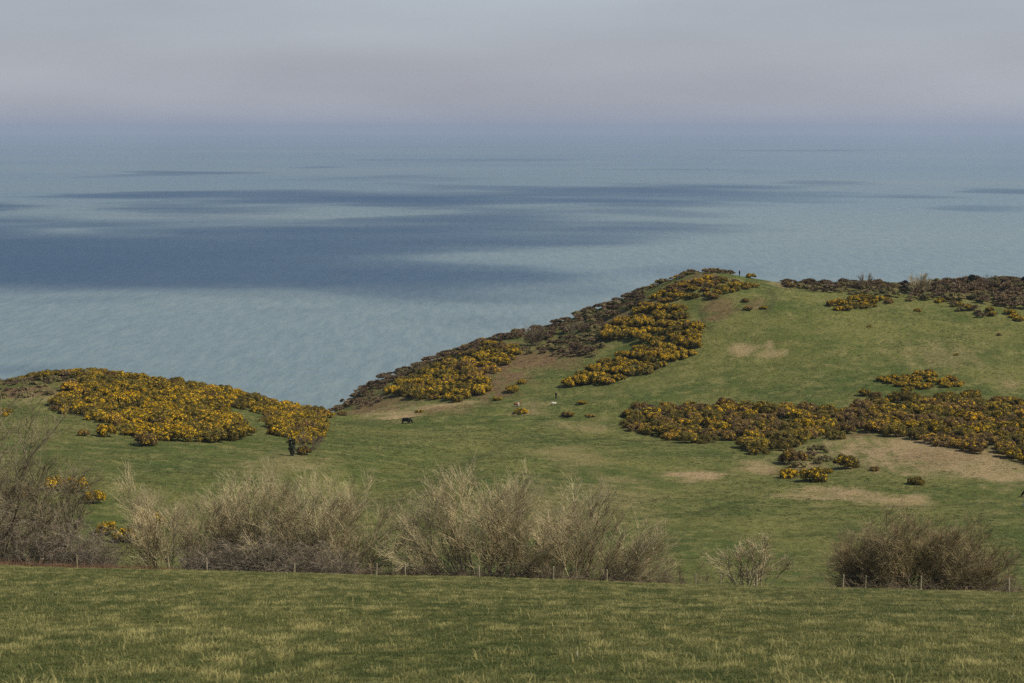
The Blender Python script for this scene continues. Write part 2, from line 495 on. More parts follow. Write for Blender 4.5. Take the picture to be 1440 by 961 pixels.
path([(930, 760), (1050, 752), (1200, 748)], 1.2, .35)
GZ -= track * 0.22

idx = np.arange(ny * nx).reshape(ny, nx)
quads = np.stack([idx[:-1, :-1], idx[:-1, 1:], idx[1:, 1:], idx[1:, :-1]], -1).reshape(-1, 4)
land_me = new_mesh('land', np.stack([GX, GY, GZ], -1).reshape(-1, 3), quads, 4, True, [M['land']])
set_attr(land_me, 'straw', straw.ravel()); set_attr(land_me, 'rust', rust.ravel()); set_attr(land_me, 'track', track.ravel())
land = tag(link('hillside', land_me), 'green pasture hillside falling to the sea', kind='structure')

sea_me = new_mesh('sea', [(-24000, 440, 0), (24000, 440, 0), (24000, 58000, 0), (-24000, 58000, 0)], [0, 1, 2, 3], 4, False, [M['sea']])
sea = tag(link('sea', sea_me), 'grey blue sea fading into haze', kind='structure')

# ------------------------------------------------------------------ haze
hm = bpy.data.materials.new('haze_air')
hm.use_nodes = True
hn = hm.node_tree
hn.nodes.clear()
ho = hn.nodes.new('ShaderNodeOutputMaterial')
hv = hn.nodes.new('ShaderNodeVolumePrincipled')
hv.inputs['Color'].default_value = (0.43, 0.495, 0.645, 1)
hv.inputs['Density'].default_value = 5.4e-5
hv.inputs['Anisotropy'].default_value = 0.0
hn.links.new(hv.outputs[0], ho.inputs['Volume'])
bm = bmesh.new()
bmesh.ops.create_cube(bm, size=1.0)
for v in bm.verts:
    v.co = (v.co.x * 50000, v.co.y * 60000 + 29400, v.co.z * 248.0 + 122.0)
hme = bpy.data.meshes.new('haze'); bm.to_mesh(hme); bm.free()
hme.materials.append(hm)
haze = tag(link('haze', hme), 'pale sea haze', kind='stuff')

# ------------------------------------------------------------------ broken cloud drifting over the sea; its shadow darkens the water
CLOUD_Z = 1500.0
shift = np.array([SUN.x, SUN.y]) * (CLOUD_Z / SUN.z)
def sea_pt(px, py):
    rx, ry, rz = ray(px, py)
    t = -CAM_Z / rz
    return rx * t, ry * t
CLOUDS = [  # pixel x, pixel y, half width, half height of each shadow on the water, depth
 (110, 372, 420, 58, 1.0), (370, 380, 200, 32, .9), (480, 330, 260, 20, .95), (-150, 340, 250, 40, 1.0), (620, 318, 260, 16, .85),
 (620, 286, 330, 13, 1.0), (830, 268, 240, 9, .75), (330, 275, 220, 6, .9), (610, 398, 80, 8, .35), (790, 377, 90, 6, .25), (20, 291, 110, 4, .9),
 (255, 243, 90, 3, .7), (420, 236, 50, 2, .5), (1130, 211, 110, 2.2, .8), (1420, 209, 60, 2, .7), (1400, 266, 70, 3.5, .8), (1245, 274, 70, 3, .5),
 (1430, 293, 50, 4, .5), (180, 518, 100, 9, .3), (420, 563, 70, 7, .3), (1160, 258, 60, 3, .4), (820, 318, 90, 8, .6), (900, 300, 120, 7, .5),
 (560, 252, 180, 3, .4), (1010, 240, 120, 2.5, .3), (700, 226, 200, 2.5, .3)]
cyv = 1000 * (14500 / 1000) ** np.linspace(0, 1, 380)
cxv = np.linspace(-4200, 4200, 300)
CX, CY = np.meshgrid(cxv, cyv)
dens = np.zeros_like(CX)
wx = CX + (fbm(CX / 900, CY / 900, 41, 4) - .5) * 500; wy = CY + (fbm(CX / 700, CY / 900, 43, 4) - .5) * 0.16 * CY
rag = (fbm(CX / 330, CY / 330, 45, 5) - .5) * 2.1 + (fbm(CX / 90, CY / 110, 46, 3) - .5) * .5
for px, py, hw, hh, amt in CLOUDS:
    cx_, cy_ = sea_pt(px, py)
    _, y0 = sea_pt(px, py + hh); _, y1 = sea_pt(px, py - hh)
    sx = hw * cy_ / F_PX; sy = (y1 - y0) / 2
    q = np.sqrt(((wx - cx_) / sx) ** 2 + ((wy - (y0 + y1) / 2) / sy) ** 2)
    dens = np.maximum(dens, amt * smooth(1.45, 0.25, q + rag))
dens *= 0.55 + 0.8 * fbm(CX / 200, CY / 260, 47, 4)
dens = np.clip(dens, 0, 1)
keep = dens > 0.012
kq = np.stack([idx_ for idx_ in (lambda I: (I[:-1, :-1], I[:-1, 1:], I[1:, 1:], I[1:, :-1]))(np.arange(CX.size).reshape(CX.shape))], -1).reshape(-1, 4)
kq = kq[keep.ravel()[kq].any(1)]
puff = dens * (60 + 140 * fbm(CX / 300, CY / 300, 53, 4))
top = np.stack([CX + shift[0], CY + shift[1], CLOUD_Z + puff], -1).reshape(-1, 3)
bot = np.stack([CX + shift[0], CY + shift[1], CLOUD_Z - 0.25 * puff], -1).reshape(-1, 3)
cm, cnt, cb = mat('cloud_vapour')
ca = N(cnt, 'ShaderNodeAttribute', attribute_name='cover')
ctc = N(cnt, 'ShaderNodeTexCoord')
cdiff = N(cnt, 'ShaderNodeBsdfDiffuse'); cdiff.inputs['Color'].default_value = (0.9, 0.9, 0.92, 1)
ctl = N(cnt, 'ShaderNodeBsdfTranslucent'); ctl.inputs['Color'].default_value = (0.75, 0.78, 0.82, 1)
cmx = N(cnt, 'ShaderNodeMixShader'); cmx.inputs[0].default_value = 0.5
cnt.links.new(cdiff.outputs[0], cmx.inputs[1]); cnt.links.new(ctl.outputs[0], cmx.inputs[2])
ctr = N(cnt, 'ShaderNodeBsdfTransparent')
cfin = N(cnt, 'ShaderNodeMixShader')
cmul = N(cnt, 'ShaderNodeMath', operation='MULTIPLY'); cmul.inputs[1].default_value = 0.66
cnt.links.new(ca.outputs['Fac'], cmul.inputs[0])
cnt.links.new(cmul.outputs[0], cfin.inputs[0])
cnt.links.new(ctr.outputs[0], cfin.inputs[1]); cnt.links.new(cmx.outputs[0], cfin.inputs[2])
cnt.links.new(cfin.outputs[0], cnt.nodes['Material Output'].inputs['Surface'])
cme = new_mesh('cloud_bank', np.vstack([top, bot]), np.vstack([kq, kq[:, ::-1] + CX.size]), 4, True, [cm])
set_attr(cme, 'cover', np.concatenate([dens.ravel(), dens.ravel()]))
tag(link('cloud_bank', cme), 'broken thin cloud over the sea', kind='stuff')

# ------------------------------------------------------------------ mesh makers
def cards(C_, Nrm, size, rng, aspect=1.0, jitter=0.6):
    """small leaf faces: quads at C_ facing roughly Nrm"""
    n = len(C_)
    nr = Nrm + rng.normal(0, jitter, (n, 3)); nr /= np.linalg.norm(nr, axis=1, keepdims=True) + 1e-9
    a = rng.normal(0, 1, (n, 3)); t = np.cross(nr, a); t /= np.linalg.norm(t, axis=1, keepdims=True) + 1e-9
    b = np.cross(nr, t)
    s = (np.asarray(size) * rng.uniform(0.6, 1.4, n))[:, None]
    V = np.stack([C_ - t * s - b * s * aspect, C_ + t * s - b * s * aspect, C_ + t * s * .6 + b * s * aspect, C_ - t * s * .6 + b * s * aspect], 1).reshape(-1, 3)
    return V, np.arange(n * 4).reshape(-1, 4)

def tube(P, r, k=3):
    """tapered tube along the polyline P (m,3) with radii r (m,)"""
    m = len(P)
    T = np.gradient(P, axis=0); T /= np.linalg.norm(T, axis=1, keepdims=True) + 1e-9
    ref = np.array([0.31, 0.77, 0.55]); 
    U = np.cross(T, ref); U /= np.linalg.norm(U, axis=1, keepdims=True) + 1e-9
    Vv = np.cross(T, U)
    an = np.arange(k) * 2 * math.pi / k
    ring = P[:, None] + r[:, None, None] * (U[:, None] * np.cos(an)[None, :, None] + Vv[:, None] * np.sin(an)[None, :, None])
    I = np.arange(m * k).reshape(m, k)
    q = np.stack([I[:-1], np.roll(I[:-1], -1, 1), np.roll(I[1:], -1, 1), I[1:]], -1).reshape(-1, 4)
    return ring.reshape(-1, 3), q

class Tubes:
    def __init__(s): s.V = []; s.F = []; s.n = 0
    def add(s, P, r, k=3):
        v, f = tube(P, r, k); s.V.append(v); s.F.append(f + s.n); s.n += len(v)
    def raw(s, v, f): s.V.append(v); s.F.append(f + s.n); s.n += len(v)
    def mesh(s, name, mats, smooth=True): return new_mesh(name, np.vstack(s.V), np.vstack(s.F), 4, smooth, mats)

def limb(start, d, length, segs, rng, up=0.15, wob=0.12):
    return limbs(np.array([start], float), np.array([d], float), np.array([length]), segs, rng, up, wob)[0]
def limbs(S, D, Ln, segs, rng, up=0.15, wob=0.12):
    """many wandering limbs at once: (n, segs + 1, 3)"""
    n = len(S); P = np.empty((n, segs + 1, 3)); P[:, 0] = S
    D = D / (np.linalg.norm(D, axis=1, keepdims=True) + 1e-9)
    for i in range(segs):
        D = D + rng.normal(0, wob, (n, 3)); D[:, 2] += up
        D /= np.linalg.norm(D, axis=1, keepdims=True) + 1e-9
        P[:, i + 1] = P[:, i] + D * (Ln / segs)[:, None]
    return P
def alongs(P, own, t):
    m = P.shape[1] - 1
    f = t * m; i = np.minimum(f.astype(int), m - 1); w = (f - i)[:, None]
    a_, b_ = P[own, i], P[own, i + 1]
    return a_ * (1 - w) + b_ * w, b_ - a_
def splays(D, ang, rng):
    D = D / (np.linalg.norm(D, axis=1, keepdims=True) + 1e-9)
    a_ = rng.normal(0, 1, D.shape); a_ -= D * (a_ * D).sum(1, keepdims=True); a_ /= np.linalg.norm(a_, axis=1, keepdims=True) + 1e-9
    return D * np.cos(ang)[:, None] + a_ * np.sin(ang)[:, None]
def along(P, t):
    p, d = alongs(P[None], np.array([0]), np.array([t])); return p[0], d[0]
def splay(d, ang, rng):
    return splays(np.array([d]), np.array([ang]), rng)[0]
def tubes(P, r, k=3):
    """tapered tubes along many polylines P (n, m, 3), radii r (n, m)"""
    n, m = P.shape[:2]
    T = np.gradient(P, axis=1); T /= np.linalg.norm(T, axis=2, keepdims=True) + 1e-9
    U = np.cross(T, np.array([0.31, 0.77, 0.55])); U /= np.linalg.norm(U, axis=2, keepdims=True) + 1e-9
    Vv = np.cross(T, U)
    an = np.arange(k) * 2 * math.pi / k
    ring = P[:, :, None] + r[:, :, None, None] * (U[:, :, None] * np.cos(an)[:, None] + Vv[:, :, None] * np.sin(an)[:, None])
    I = np.arange(n * m * k).reshape(n, m, k)
    q = np.stack([I[:, :-1], np.roll(I[:, :-1], -1, 2), np.roll(I[:, 1:], -1, 2), I[:, 1:]], -1).reshape(-1, 4)
    return ring.reshape(-1, 3), q

def stem_mesh(start, d, length, rng, r0, n2, n3, ang=(0.3, 0.6), up=0.10, twig=0.011, wob=0.1, l2=0.42, l3=0.2, n4=0):
    T = Tubes()
    P = limb(start, d, length, 7, rng, up, wob)
    T.add(P, np.linspace(r0, twig * 1.1, len(P)), 4)
    t = rng.uniform(.16, .97, n2)
    p, dd = alongs(P[None], np.zeros(n2, int), t)
    B = limbs(p, splays(dd, rng.uniform(*ang, n2), rng), length * l2 * rng.uniform(.55, 1.15, n2) * (1.15 - 0.6 * t), 4, rng, up * 1.2, wob)
    rb = np.maximum(twig * 1.15, r0 * .5 * (1 - t * .6))
    T.raw(*tubes(B, rb[:, None] * np.linspace(1, 0, 5)[None] + twig * np.linspace(0, 1, 5)[None], 3))
    n_ = n2 * n3; own = np.repeat(np.arange(n2), n3)
    p, dd = alongs(B, own, rng.uniform(.15, 1, n_))
    C = limbs(p, splays(dd, rng.uniform(*ang, n_), rng), length * l3 * rng.uniform(.5, 1.2, n_), 2, rng, up, wob)
    T.raw(*tubes(C, np.tile(np.linspace(twig, twig * .6, 3), (n_, 1)), 3))
    if n4:
        n_4 = n_ * n4; own = np.repeat(np.arange(n_), n4)
        p, dd = alongs(C, own, rng.uniform(.2, 1, n_4))
        E = limbs(p, splays(dd, rng.uniform(*ang, n_4), rng), length * l3 * .5 * rng.uniform(.5, 1.2, n_4), 1, rng, up, wob)
        T.raw(*tubes(E, np.tile(np.linspace(twig * .8, twig * .5, 2), (n_4, 1)), 3))
    return T

def shrub(name, label, cat, base, width, heightm, spread, n_stems, seed, m, group=None, lean=(0, 0), r0=0.035, n2=8, n3=5, ang=(0.25, 0.6),
          up=0.10, twig=0.011, depth=None, hfun=None, wob=0.1, l2=.42, l3=.2, n4=0):
    """a many-stemmed bare shrub; every stem with its own branches is a part"""
    rng = np.random.default_rng(seed)
    root = tag(link(name, None, loc=base), label, cat, group)
    depth = depth or min(width, 3.0)
    for i in range(n_stems):
        u = rng.uniform(-1, 1); v = rng.uniform(-1, 1)
        sx, sy = u * width * .5, v * depth * .5
        z0 = float(height(base[0] + sx, base[1] + sy)) - base[2] - 0.08
        th = spread * (u * 0.85 + rng.normal(0, .25))
        d = (math.sin(th) + lean[0], rng.normal(0, .22) + lean[1] + v * .15, math.cos(th))
        hh = heightm * rng.uniform(.72, 1.06) * (1 - 0.28 * u * u) - z0 * .6
        if hfun: hh *= hfun(u)
        T = stem_mesh((sx, sy, z0), d, hh, rng, r0 * rng.uniform(.7, 1.3), n2, n3, ang, up, twig, wob, l2, l3, n4)
        link('stem', T.mesh('stem', [m]), root)
    return root

# ------------------------------------------------------------------ fence along the brow
def brow(px, d):
    rx, ry, _ = ray(px, 815)
    x = float(rx / ry * d)
    return np.array([x, d, float(height(x, d))])
fence_pts = [(-60, 142), (109, 142), (238, 142), (291, 141.5), (414, 144), (529, 142.5), (570, 142.5), (674, 142.8), (778, 142.3),
             (853, 142.8), (978, 143), (1013, 143), (1064, 142), (1185, 141), (1217, 140.5), (1295, 139.5), (1419, 139), (1520, 139)]
fence = tag(link('wire_fence', None, loc=tuple(brow(720, 142))), 'weathered post and wire fence running along the brow of the field', 'fence')
f0 = brow(720, 142)
tops = []
for k, (px, d) in enumerate(fence_pts):
    b = brow(px, d)
    h = random.uniform(1.08, 1.22)
    thin = px in (109, 238, 1013, 978, 1217)
    r = 0.045 if thin else random.uniform(0.06, 0.075)
    tilt = Vector((random.uniform(-.05, .05), random.uniform(-.04, .04), 1)).normalized()
    P = np.array([np.array(b) - f0 + np.array(tilt) * t for t in (-0.3, 0.0, h * .5, h - .03, h)])
    T = Tubes(); T.add(P, np.array([r * .95, r, r * .98, r * .93, r * .7]), 8)
    v = T.V[0]
    capv = np.vstack([v, P[-1][None] + [[0, 0, 0.012]]])
    f = T.F[0].tolist()
    me = bpy.data.meshes.new('post')
    me.from_pydata(capv.tolist(), [], f + [(len(v) - 8 + i, len(v) - 8 + (i + 1) % 8, len(v)) for i in range(8)])
    me.materials.append(M['post'])
    link('post', me, fence)
    tops.append((np.array(b) - f0, np.array(tilt), h))
for frac in (0.93, 0.68, 0.42):
    T = Tubes()
    P = []
    for (b0, t0, h0), (b1, t1, h1) in zip(tops[:-1], tops[1:]):
        a_, c_ = b0 + t0 * h0 * frac, b1 + t1 * h1 * frac
        for s in np.linspace(0, 1, 5)[:-1]:
            P.append(a_ * (1 - s) + c_ * s - np.array([0, -0.06, 0.10 * s * (1 - s)]))
    P = np.array(P)
    T.add(P, np.full(len(P), 0.003), 4)
    link('wire', T.mesh('wire', [M['wire']]), fence)

# ------------------------------------------------------------------ bare hedgerow shrubs behind the fence
def hb(px, d):
    b = brow(px, d); return tuple(b)
M['hawthorn'] = simple('hawthorn_bark', (0.225, 0.185, 0.105), 0.8, 0.35, 0.7, 0.2, 0.3)
W_, TH, DN = M['willow'], M['thorn'], M['dense']
WG = 'bare willows in the hedgerow'
WK = dict(r0=.056, twig=.0125, up=.03, ang=(.25, .66), wob=.09, n2=15, n3=8, n4=1, l2=.40, l3=.17)
shrub('thorn_tree', 'tall dark bare hawthorn with twisted branches at left edge', 'tree', hb(-10, 153), 3.0, 15.0, .75, 15, 11, M['hawthorn'], r0=.13, n2=16, n3=9, ang=(.3, .8), up=.05, twig=.018, wob=.17, l2=.45, l3=.16, n4=2)
shrub('thorn_tree', 'lower spreading bare hawthorn right of the tall one at left', 'tree', hb(52, 152), 3.0, 9.0, .8, 14, 23, M['hawthorn'], r0=.08, n2=13, n3=8, ang=(.3, .8), up=.04, twig=.016, wob=.15, l2=.45, l3=.18, n4=2)
shrub('willow_shrub', 'bare olive willow shrub rising left of the grey bramble bank', 'shrub', hb(258, 152), 4.2, 8.2, .80, 26, 12, W_, WG, **WK)
shrub('willow_shrub', 'bare pale willow shrub rising straight behind the middle of the grey bramble bank', 'shrub', hb(352, 154), 4.2, 8.8, .62, 28, 13, W_, WG, **WK)
shrub('willow_shrub', 'bare tan willow shrub leaning right beyond the right end of the bramble bank', 'shrub', hb(446, 152), 4.8, 8.7, .75, 32, 14, W_, WG, lean=(.10, 0), **WK)
shrub('willow_shrub', 'thin sparse willow sapling behind the paired fence posts', 'shrub', hb(552, 150), 1.6, 4.4, .6, 9, 15, W_, WG, r0=.03, n2=6, n3=4, up=.04)
shrub('willow_shrub', 'wide fan-shaped bare willow shrub in the middle of the hedgerow', 'shrub', hb(680, 150), 6.2, 8.3, .88, 46, 16, W_, WG, **WK)
shrub('willow_shrub', 'bare willow with dark upright stems and long stems leaning right', 'shrub', hb(818, 150), 5.2, 7.4, .92, 36, 17, W_, WG, lean=(.22, 0), **WK)
shrub('willow_shrub', 'small sparse bare sapling alone in the gap of the hedgerow', 'shrub', hb(1058, 147), 1.6, 4.3, .95, 13, 18, W_, WG, r0=.06, n2=9, n3=6, n4=1, twig=.016, ang=(.3, .8), wob=.14, up=.05)
shrub('osier_bush', 'dense rounded brown bare bush behind the posts at right', 'shrub', hb(1286, 150), 7.8, 6.6, .95, 92, 19, DN, lean=(.16, 0), r0=.045, n2=12, n3=8, twig=.0125, ang=(.3, .85), wob=.15, n4=2, up=.05, hfun=lambda u: 1.02 - .12 * u * u)
shrub('low_thorn', 'low brown thorn scrub between the last two posts at right', 'shrub', hb(1428, 149), 5.5, 2.6, .9, 26, 20, TH, r0=.02, n2=7, n3=6, ang=(.4, .9), wob=.2, n4=1)
shrub('low_thorn', 'low sparse thorn regrowth in the hedgerow gap', 'shrub', hb(978, 150), 4.2, 2.6, .8, 12, 21, TH, r0=.02, n2=6, n3=5, ang=(.4, .9), wob=.2)

def bramble(name, label, px0, px1, d, h, n, seed, m, prof=None):
    """a bank of arching canes, too tangled to pick apart"""
    rng = np.random.default_rng(seed)
    b0 = np.array(hb((px0 + px1) / 2, d))
    root = tag(link(name, None, loc=tuple(b0)), label, 'brambles')
    half = (px1 - px0) / 2 * d / F_PX
    T = Tubes()
    u = rng.uniform(-1, 1, n); x = u * half; y = rng.uniform(-2.2, 2.2, n)
    z0 = height(b0[0] + x, b0[1] + y) - b0[2]
    pr_ = np.array([prof(q) if prof else 1 - .5 * q * q for q in u])
    pr_ *= .8 + .5 * vnoise(x * .7, y * 0 + seed, seed)
    hh = h * pr_ * rng.uniform(.3, 1.0, n)
    d_ = rng.normal(0, 1, (n, 3)); d_[:, 2] = np.abs(d_[:, 2]) * .9 + .2
    P = limbs(np.stack([x, y, z0 + hh * rng.uniform(.1, .95, n)], -1), d_, rng.uniform(.6, 1.7, n), 5, rng, -.2, .28)
    T.raw(*tubes(P, np.tile(np.linspace(.017, .009, 6), (n, 1)), 3))
    own = np.repeat(np.arange(n), 7)
    p, dd = alongs(P, own, rng.uniform(.1, 1, len(own)))
    C = limbs(p, splays(dd, rng.uniform(.5, 1.3, len(own)), rng), rng.uniform(.2, .6, len(own)), 2, rng, -.05, .3)
    T.raw(*tubes(C, np.tile(np.linspace(.012, .007, 3), (len(own), 1)), 3))
    tag(link('canes', T.mesh('canes', [m]), root), kind='stuff')
    return root
bramble('bramble_bank', 'grey tangled bramble bank below the dark hawthorn at left', -80, 165, 149, 5.6, 2300, 31, M['bramble'], lambda u: 1.0 - .35 * max(0, u))
bb = bramble('bramble_bank', 'grey brown bramble bank with dark ivy in front of the willows', 255, 505, 148.5, 3.9, 2300, 32, M['bramble'])
bramble('bramble_bank', 'low tan tangle of dead stems filling the hedge foot under the middle willows', 500, 950, 149, 2.0, 2000, 34, M['thorn'], lambda u: .8)
bramble('bramble_bank', 'low dark tangle under the dense rounded bush at right', 1170, 1440, 148.5, 1.5, 900, 35, M['thorn'], lambda u: .8)
rng = np.random.default_rng(33)
ic = rng.normal(0, 1, (900, 3)) * [.9, .5, .5] + [-1.0, -.4, 1.7]
v, f = cards(ic, rng.normal(0, 1, (900, 3)) + [0, -.5, .8], .07, rng)
link('ivy', new_mesh('ivy', v, f, 4, False, [M['ivy']]), bb)

# ------------------------------------------------------------------ gorse
def lobes(rng, w, h, n, rr=(.20, .36)):
    L_ = []
    for i in range(n):
        a = rng.uniform(0, 2 * math.pi); r = math.sqrt(rng.uniform(0, 1)) * .88
        rad = rr[0] + (rr[1] - rr[0]) * rng.uniform() ** 1.6
        z = h * (1 - .62 * r * r) * rng.uniform(.72, 1.0) - rad * h * .6
        L_.append((w * r * math.cos(a), w * r * math.sin(a), max(z, h * .18), rad * w * .95, rad * h * 1.15))
    return L_
def gorse_meshes(seed, w=2.2, h=2.0, n=15):
    rng = np.random.default_rng(seed)
    LB = lobes(rng, w, h, n, (.11, .34))
    # spiny foliage round every lobe
    CV, CN = [], []
    for (x, y, z, a, c) in LB:
        d = rng.normal(0, 1, (110, 3)); d /= np.linalg.norm(d, axis=1, keepdims=True)
        d[:, 2] = np.where(d[:, 2] < -.5, -d[:, 2], d[:, 2])
        CV.append(np.array([x, y, z]) + d * [a, a, c] * rng.uniform(.70, 1.34, (110, 1))); CN.append(d)
    CV = np.vstack(CV); CN = np.vstack(CN); ok = CV[:, 2] > 0.02
    v, f = cards(CV[ok], CN[ok], .060, rng, 2.2, .9)
    # dark dense heart that stops daylight
    T = Tubes(); T.raw(v, f)
    for (x, y, z, a, c) in LB:
        m_ = 8; th = np.linspace(0, math.pi, 5)
        P = np.array([[x, y, z - c * .8 * math.cos(t)] for t in th]); rr = np.maximum(np.sin(th), .02) * a * .78
        T.add(P, rr, m_)
    fol = T.mesh('foliage', [M['gorse_leaf']], False)
    fol_dry = fol.copy(); fol_dry.materials.clear(); fol_dry.materials.append(M['gorse_dry'])
    # blossom: sprays on the crowns of the lobes
    fl = []
    for lev in (0.10, 0.36, 0.72, 1.0):
        Cs, Ns = [], []
        for (x, y, z, a, c) in LB:
            if rng.uniform() > min(1, lev + .25): continue
            k = int(14 + 150 * lev * rng.uniform(.4, 1.3))
            axis = np.array([rng.normal(.15, .4), rng.normal(-.2, .4), .9])
            d = rng.normal(0, .62, (k, 3)) + axis / np.linalg.norm(axis); d /= np.linalg.norm(d, axis=1, keepdims=True)
            Cs.append(np.array([x, y, z]) + d * [a, a, c] * rng.uniform(.95, 1.13, (k, 1))); Ns.append(d)
        if not Cs:
            Cs, Ns = [np.array([[0, 0, h * .8]])], [np.array([[0, 0, 1.]])]
        v, f = cards(np.vstack(Cs), np.vstack(Ns), .068, rng, 1.2, .6)
        fl.append(new_mesh('blossom', v, f, 4, False, [M['gorse_flower']]))
    S = Tubes()
    for _ in range(6):
        a = rng.uniform(0, 6.28)
        S.add(limb((rng.normal(0, .15), rng.normal(0, .15), -.3), (math.cos(a) * .8, math.sin(a) * .8, 1), h * .95, 4, rng), np.linspace(.06, .02, 5), 5)
    wood = S.mesh('stem', [M['gorse_wood']])
    return fol, fol_dry, fl, wood
GV = [gorse_meshes(50 + k, 2.2, h, nn) for k, (h, nn) in enumerate([(1.9, 32), (1.6, 30), (2.1, 34), (1.45, 30)])]

def gorse(p, size, hscale, var, lev, dry, label, group=None, rz=0, cat='gorse'):
    fol, fdry, fl, wood = GV[var]
    o = tag(link('gorse_bush', None, loc=tuple(p), rz=rz, sc=(size, size, size * hscale)), label, cat, group)
    link('stem', wood, o)
    link('foliage', fdry if dry else fol, o)
    link('blossom', fl[lev], o)
    return o

def in_poly(px, py, poly):
    c = np.zeros(len(px), bool); j = len(poly) - 1
    for i in range(len(poly)):
        xi, yi = poly[i]; xj, yj = poly[j]
        hit = ((yi > py) != (yj > py)) & (px < (xj - xi) * (py - yi) / (yj - yi + 1e-9) + xi)
        c ^= hit; j = i
    return c
def crest(px):
    """the ground on the skyline in the direction of a pixel column"""
    rx, ry, _ = ray(px, 500.0)
    d = np.arange(380, 640, .5); z = height(rx / ry * d, d)
    k = int(np.argmax((z - CAM_Z) / d))
    return np.array([rx / ry * d[k], d[k], z[k]])
def crest_strip(p0, p1, depth, step, seed):
    """ground points covering the strip just this side of the skyline"""
    rng = np.random.default_rng(seed); out = []
    for px in np.arange(p0, p1, step * F_PX / 570):
        for off in np.arange(-1.0, depth, step):
            c = crest(px + rng.uniform(-.4, .4) * step * 5)
            y = c[1] - off - rng.uniform(-.4, .4) * step; x = c[0] * y / c[1]
            out.append(np.array([x, y, float(height(x, y))]))
    return out
def crest_row(p0, p1, step, seed, back=2.0):
    rng = np.random.default_rng(seed); out = []
    for px in np.arange(p0, p1, step):
        c = crest(px + rng.uniform(-.3, .3) * step)
        y = c[1] + rng.uniform(-3.5, back); x = c[0] * y / c[1]
        out.append(np.array([x, y, float(height(x, y))]))
    return out

def fill(poly, spacing, seed, ncand=900, dmin=165.0):
    """plant a thicket: ground points inside the outline, no two closer than the spacing"""
    rng = np.random.default_rng(seed)
    P = np.array(poly, float)
    px = rng.uniform(P[:, 0].min(), P[:, 0].max(), ncand); py = rng.uniform(P[:, 1].min(), P[:, 1].max(), ncand)
    k = in_poly(px, py, poly); px, py = px[k], py[k]
    g = ground(px, py, dmin)
    out = []
    for q in g:
        if np.isnan(q[0]): continue
        if not out or (((np.array(out)[:, :2] - q[:2]) ** 2).sum(1) > (spacing * rng.uniform(.8, 1.1)) ** 2).all(): out.append(q)
    return out

THICKETS = [  # label, outline (pixels of the ground it grows on), spacing, size range, blossom weights, share of old dry growth
 ('yellow gorse bush in the thicket crowning the left headland', [(70, 576), (95, 548), (240, 542), (330, 556), (300, 576), (330, 594), (350, 612), (330, 622), (240, 622), (180, 612), (150, 596)], 3.4, (.85, 1.25), (.06, .37, .40, .17), .08),
 ('gorse bush along the seaward edge of the left headland', [(110, 530), (250, 536), (330, 550), (420, 572), (462, 586), (440, 594), (370, 585), (320, 572), (240, 552), (130, 546)], 3.3, (.75, 1.05), (.25, .45, .25, .05), .15),
 ('yellow gorse bush in the clump at the right tip of the left headland', [(376, 592), (420, 586), (452, 592), (455, 612), (425, 626), (392, 612)], 3.2, (.8, 1.1), (.05, .4, .4, .15), .05),
 ('gorse bush on the steep seaward ridge left of the brown bracken slope', [(540, 556), (570, 535), (620, 512), (690, 486), (730, 490), (712, 512), (684, 528), (680, 552), (655, 566), (610, 562), (575, 560)], 3.4, (.8, 1.2), (.2, .35, .33, .12), .25),
 ('yellow gorse bush in the broad band running down from the ridge top', [(782, 545), (830, 525), (880, 500), (905, 484), (850, 478), (858, 462), (900, 440), (945, 432), (965, 440), (985, 462), (984, 488), (960, 505), (920, 520), (860, 540)], 3.3, (.85, 1.25), (.02, .28, .45, .25), .05),
 ('gorse bush on the knoll at the ridge top', [(880, 450), (920, 420), (950, 404), (990, 394), (1030, 398), (1062, 404), (1030, 410), (1000, 420), (960, 418), (930, 430)], 2.7, (.6, .95), (.25, .4, .3, .05), .3),
 ('gorse bush in the long dark band across the right slope', [(872, 592), (900, 576), (1000, 574), (1110, 578), (1196, 586), (1236, 568), (1330, 562), (1440, 566), (1480, 566), (1480, 662), (1440, 656), (1390, 642), (1340, 628), (1250, 614), (1200, 602), (1190, 614), (1120, 628), (1060, 640), (1030, 622), (960, 624), (900, 608)], 3.9, (.95, 1.35), (.42, .40, .16, .02), .40),
 ('low bright gorse bush in the patch above the long band', [(1240, 536), (1290, 528), (1350, 536), (1356, 546), (1310, 546), (1270, 550)], 2.8, (.6, .8), (.0, .2, .5, .3), .05),
 ('gorse bush in the row beside the hilltop scrub', [(1165, 430), (1200, 420), (1250, 418), (1258, 426), (1220, 434), (1180, 437)], 2.8, (.6, .85), (.1, .2, .4, .3), .1),
 ('gorse bush in the thicket edging the far right hilltop', [(1325, 428), (1345, 426), (1400, 440), (1440, 440), (1460, 450), (1430, 452), (1390, 446)], 4.2, (.55, .8), (.1, .3, .4, .2), .1),
]
plants = []
for k, (lab, poly, sp, sz, lw, dry) in enumerate(THICKETS):
    rng = np.random.default_rng(400 + k)
    ar = (max(p[0] for p in poly) - min(p[0] for p in poly)) * (max(p[1] for p in poly) - min(p[1] for p in poly))
    for q in fill(poly, sp, 500 + k, int(min(2600, 120 + ar / 10))):
        nz = float(fbm(q[0] / 9, q[1] / 9, 600 + k, 2)) - .5     # blossom comes in drifts
        cum = np.cumsum(lw); lev = int(np.searchsorted(cum, min(.999, max(0, rng.uniform() + nz * .8))))
        plants.append((q, rng.uniform(*sz), rng.uniform(.8, 1.15), int(rng.integers(4)), min(lev, 3), rng.uniform() < dry, lab, k, rng.uniform(0, 6.28)))
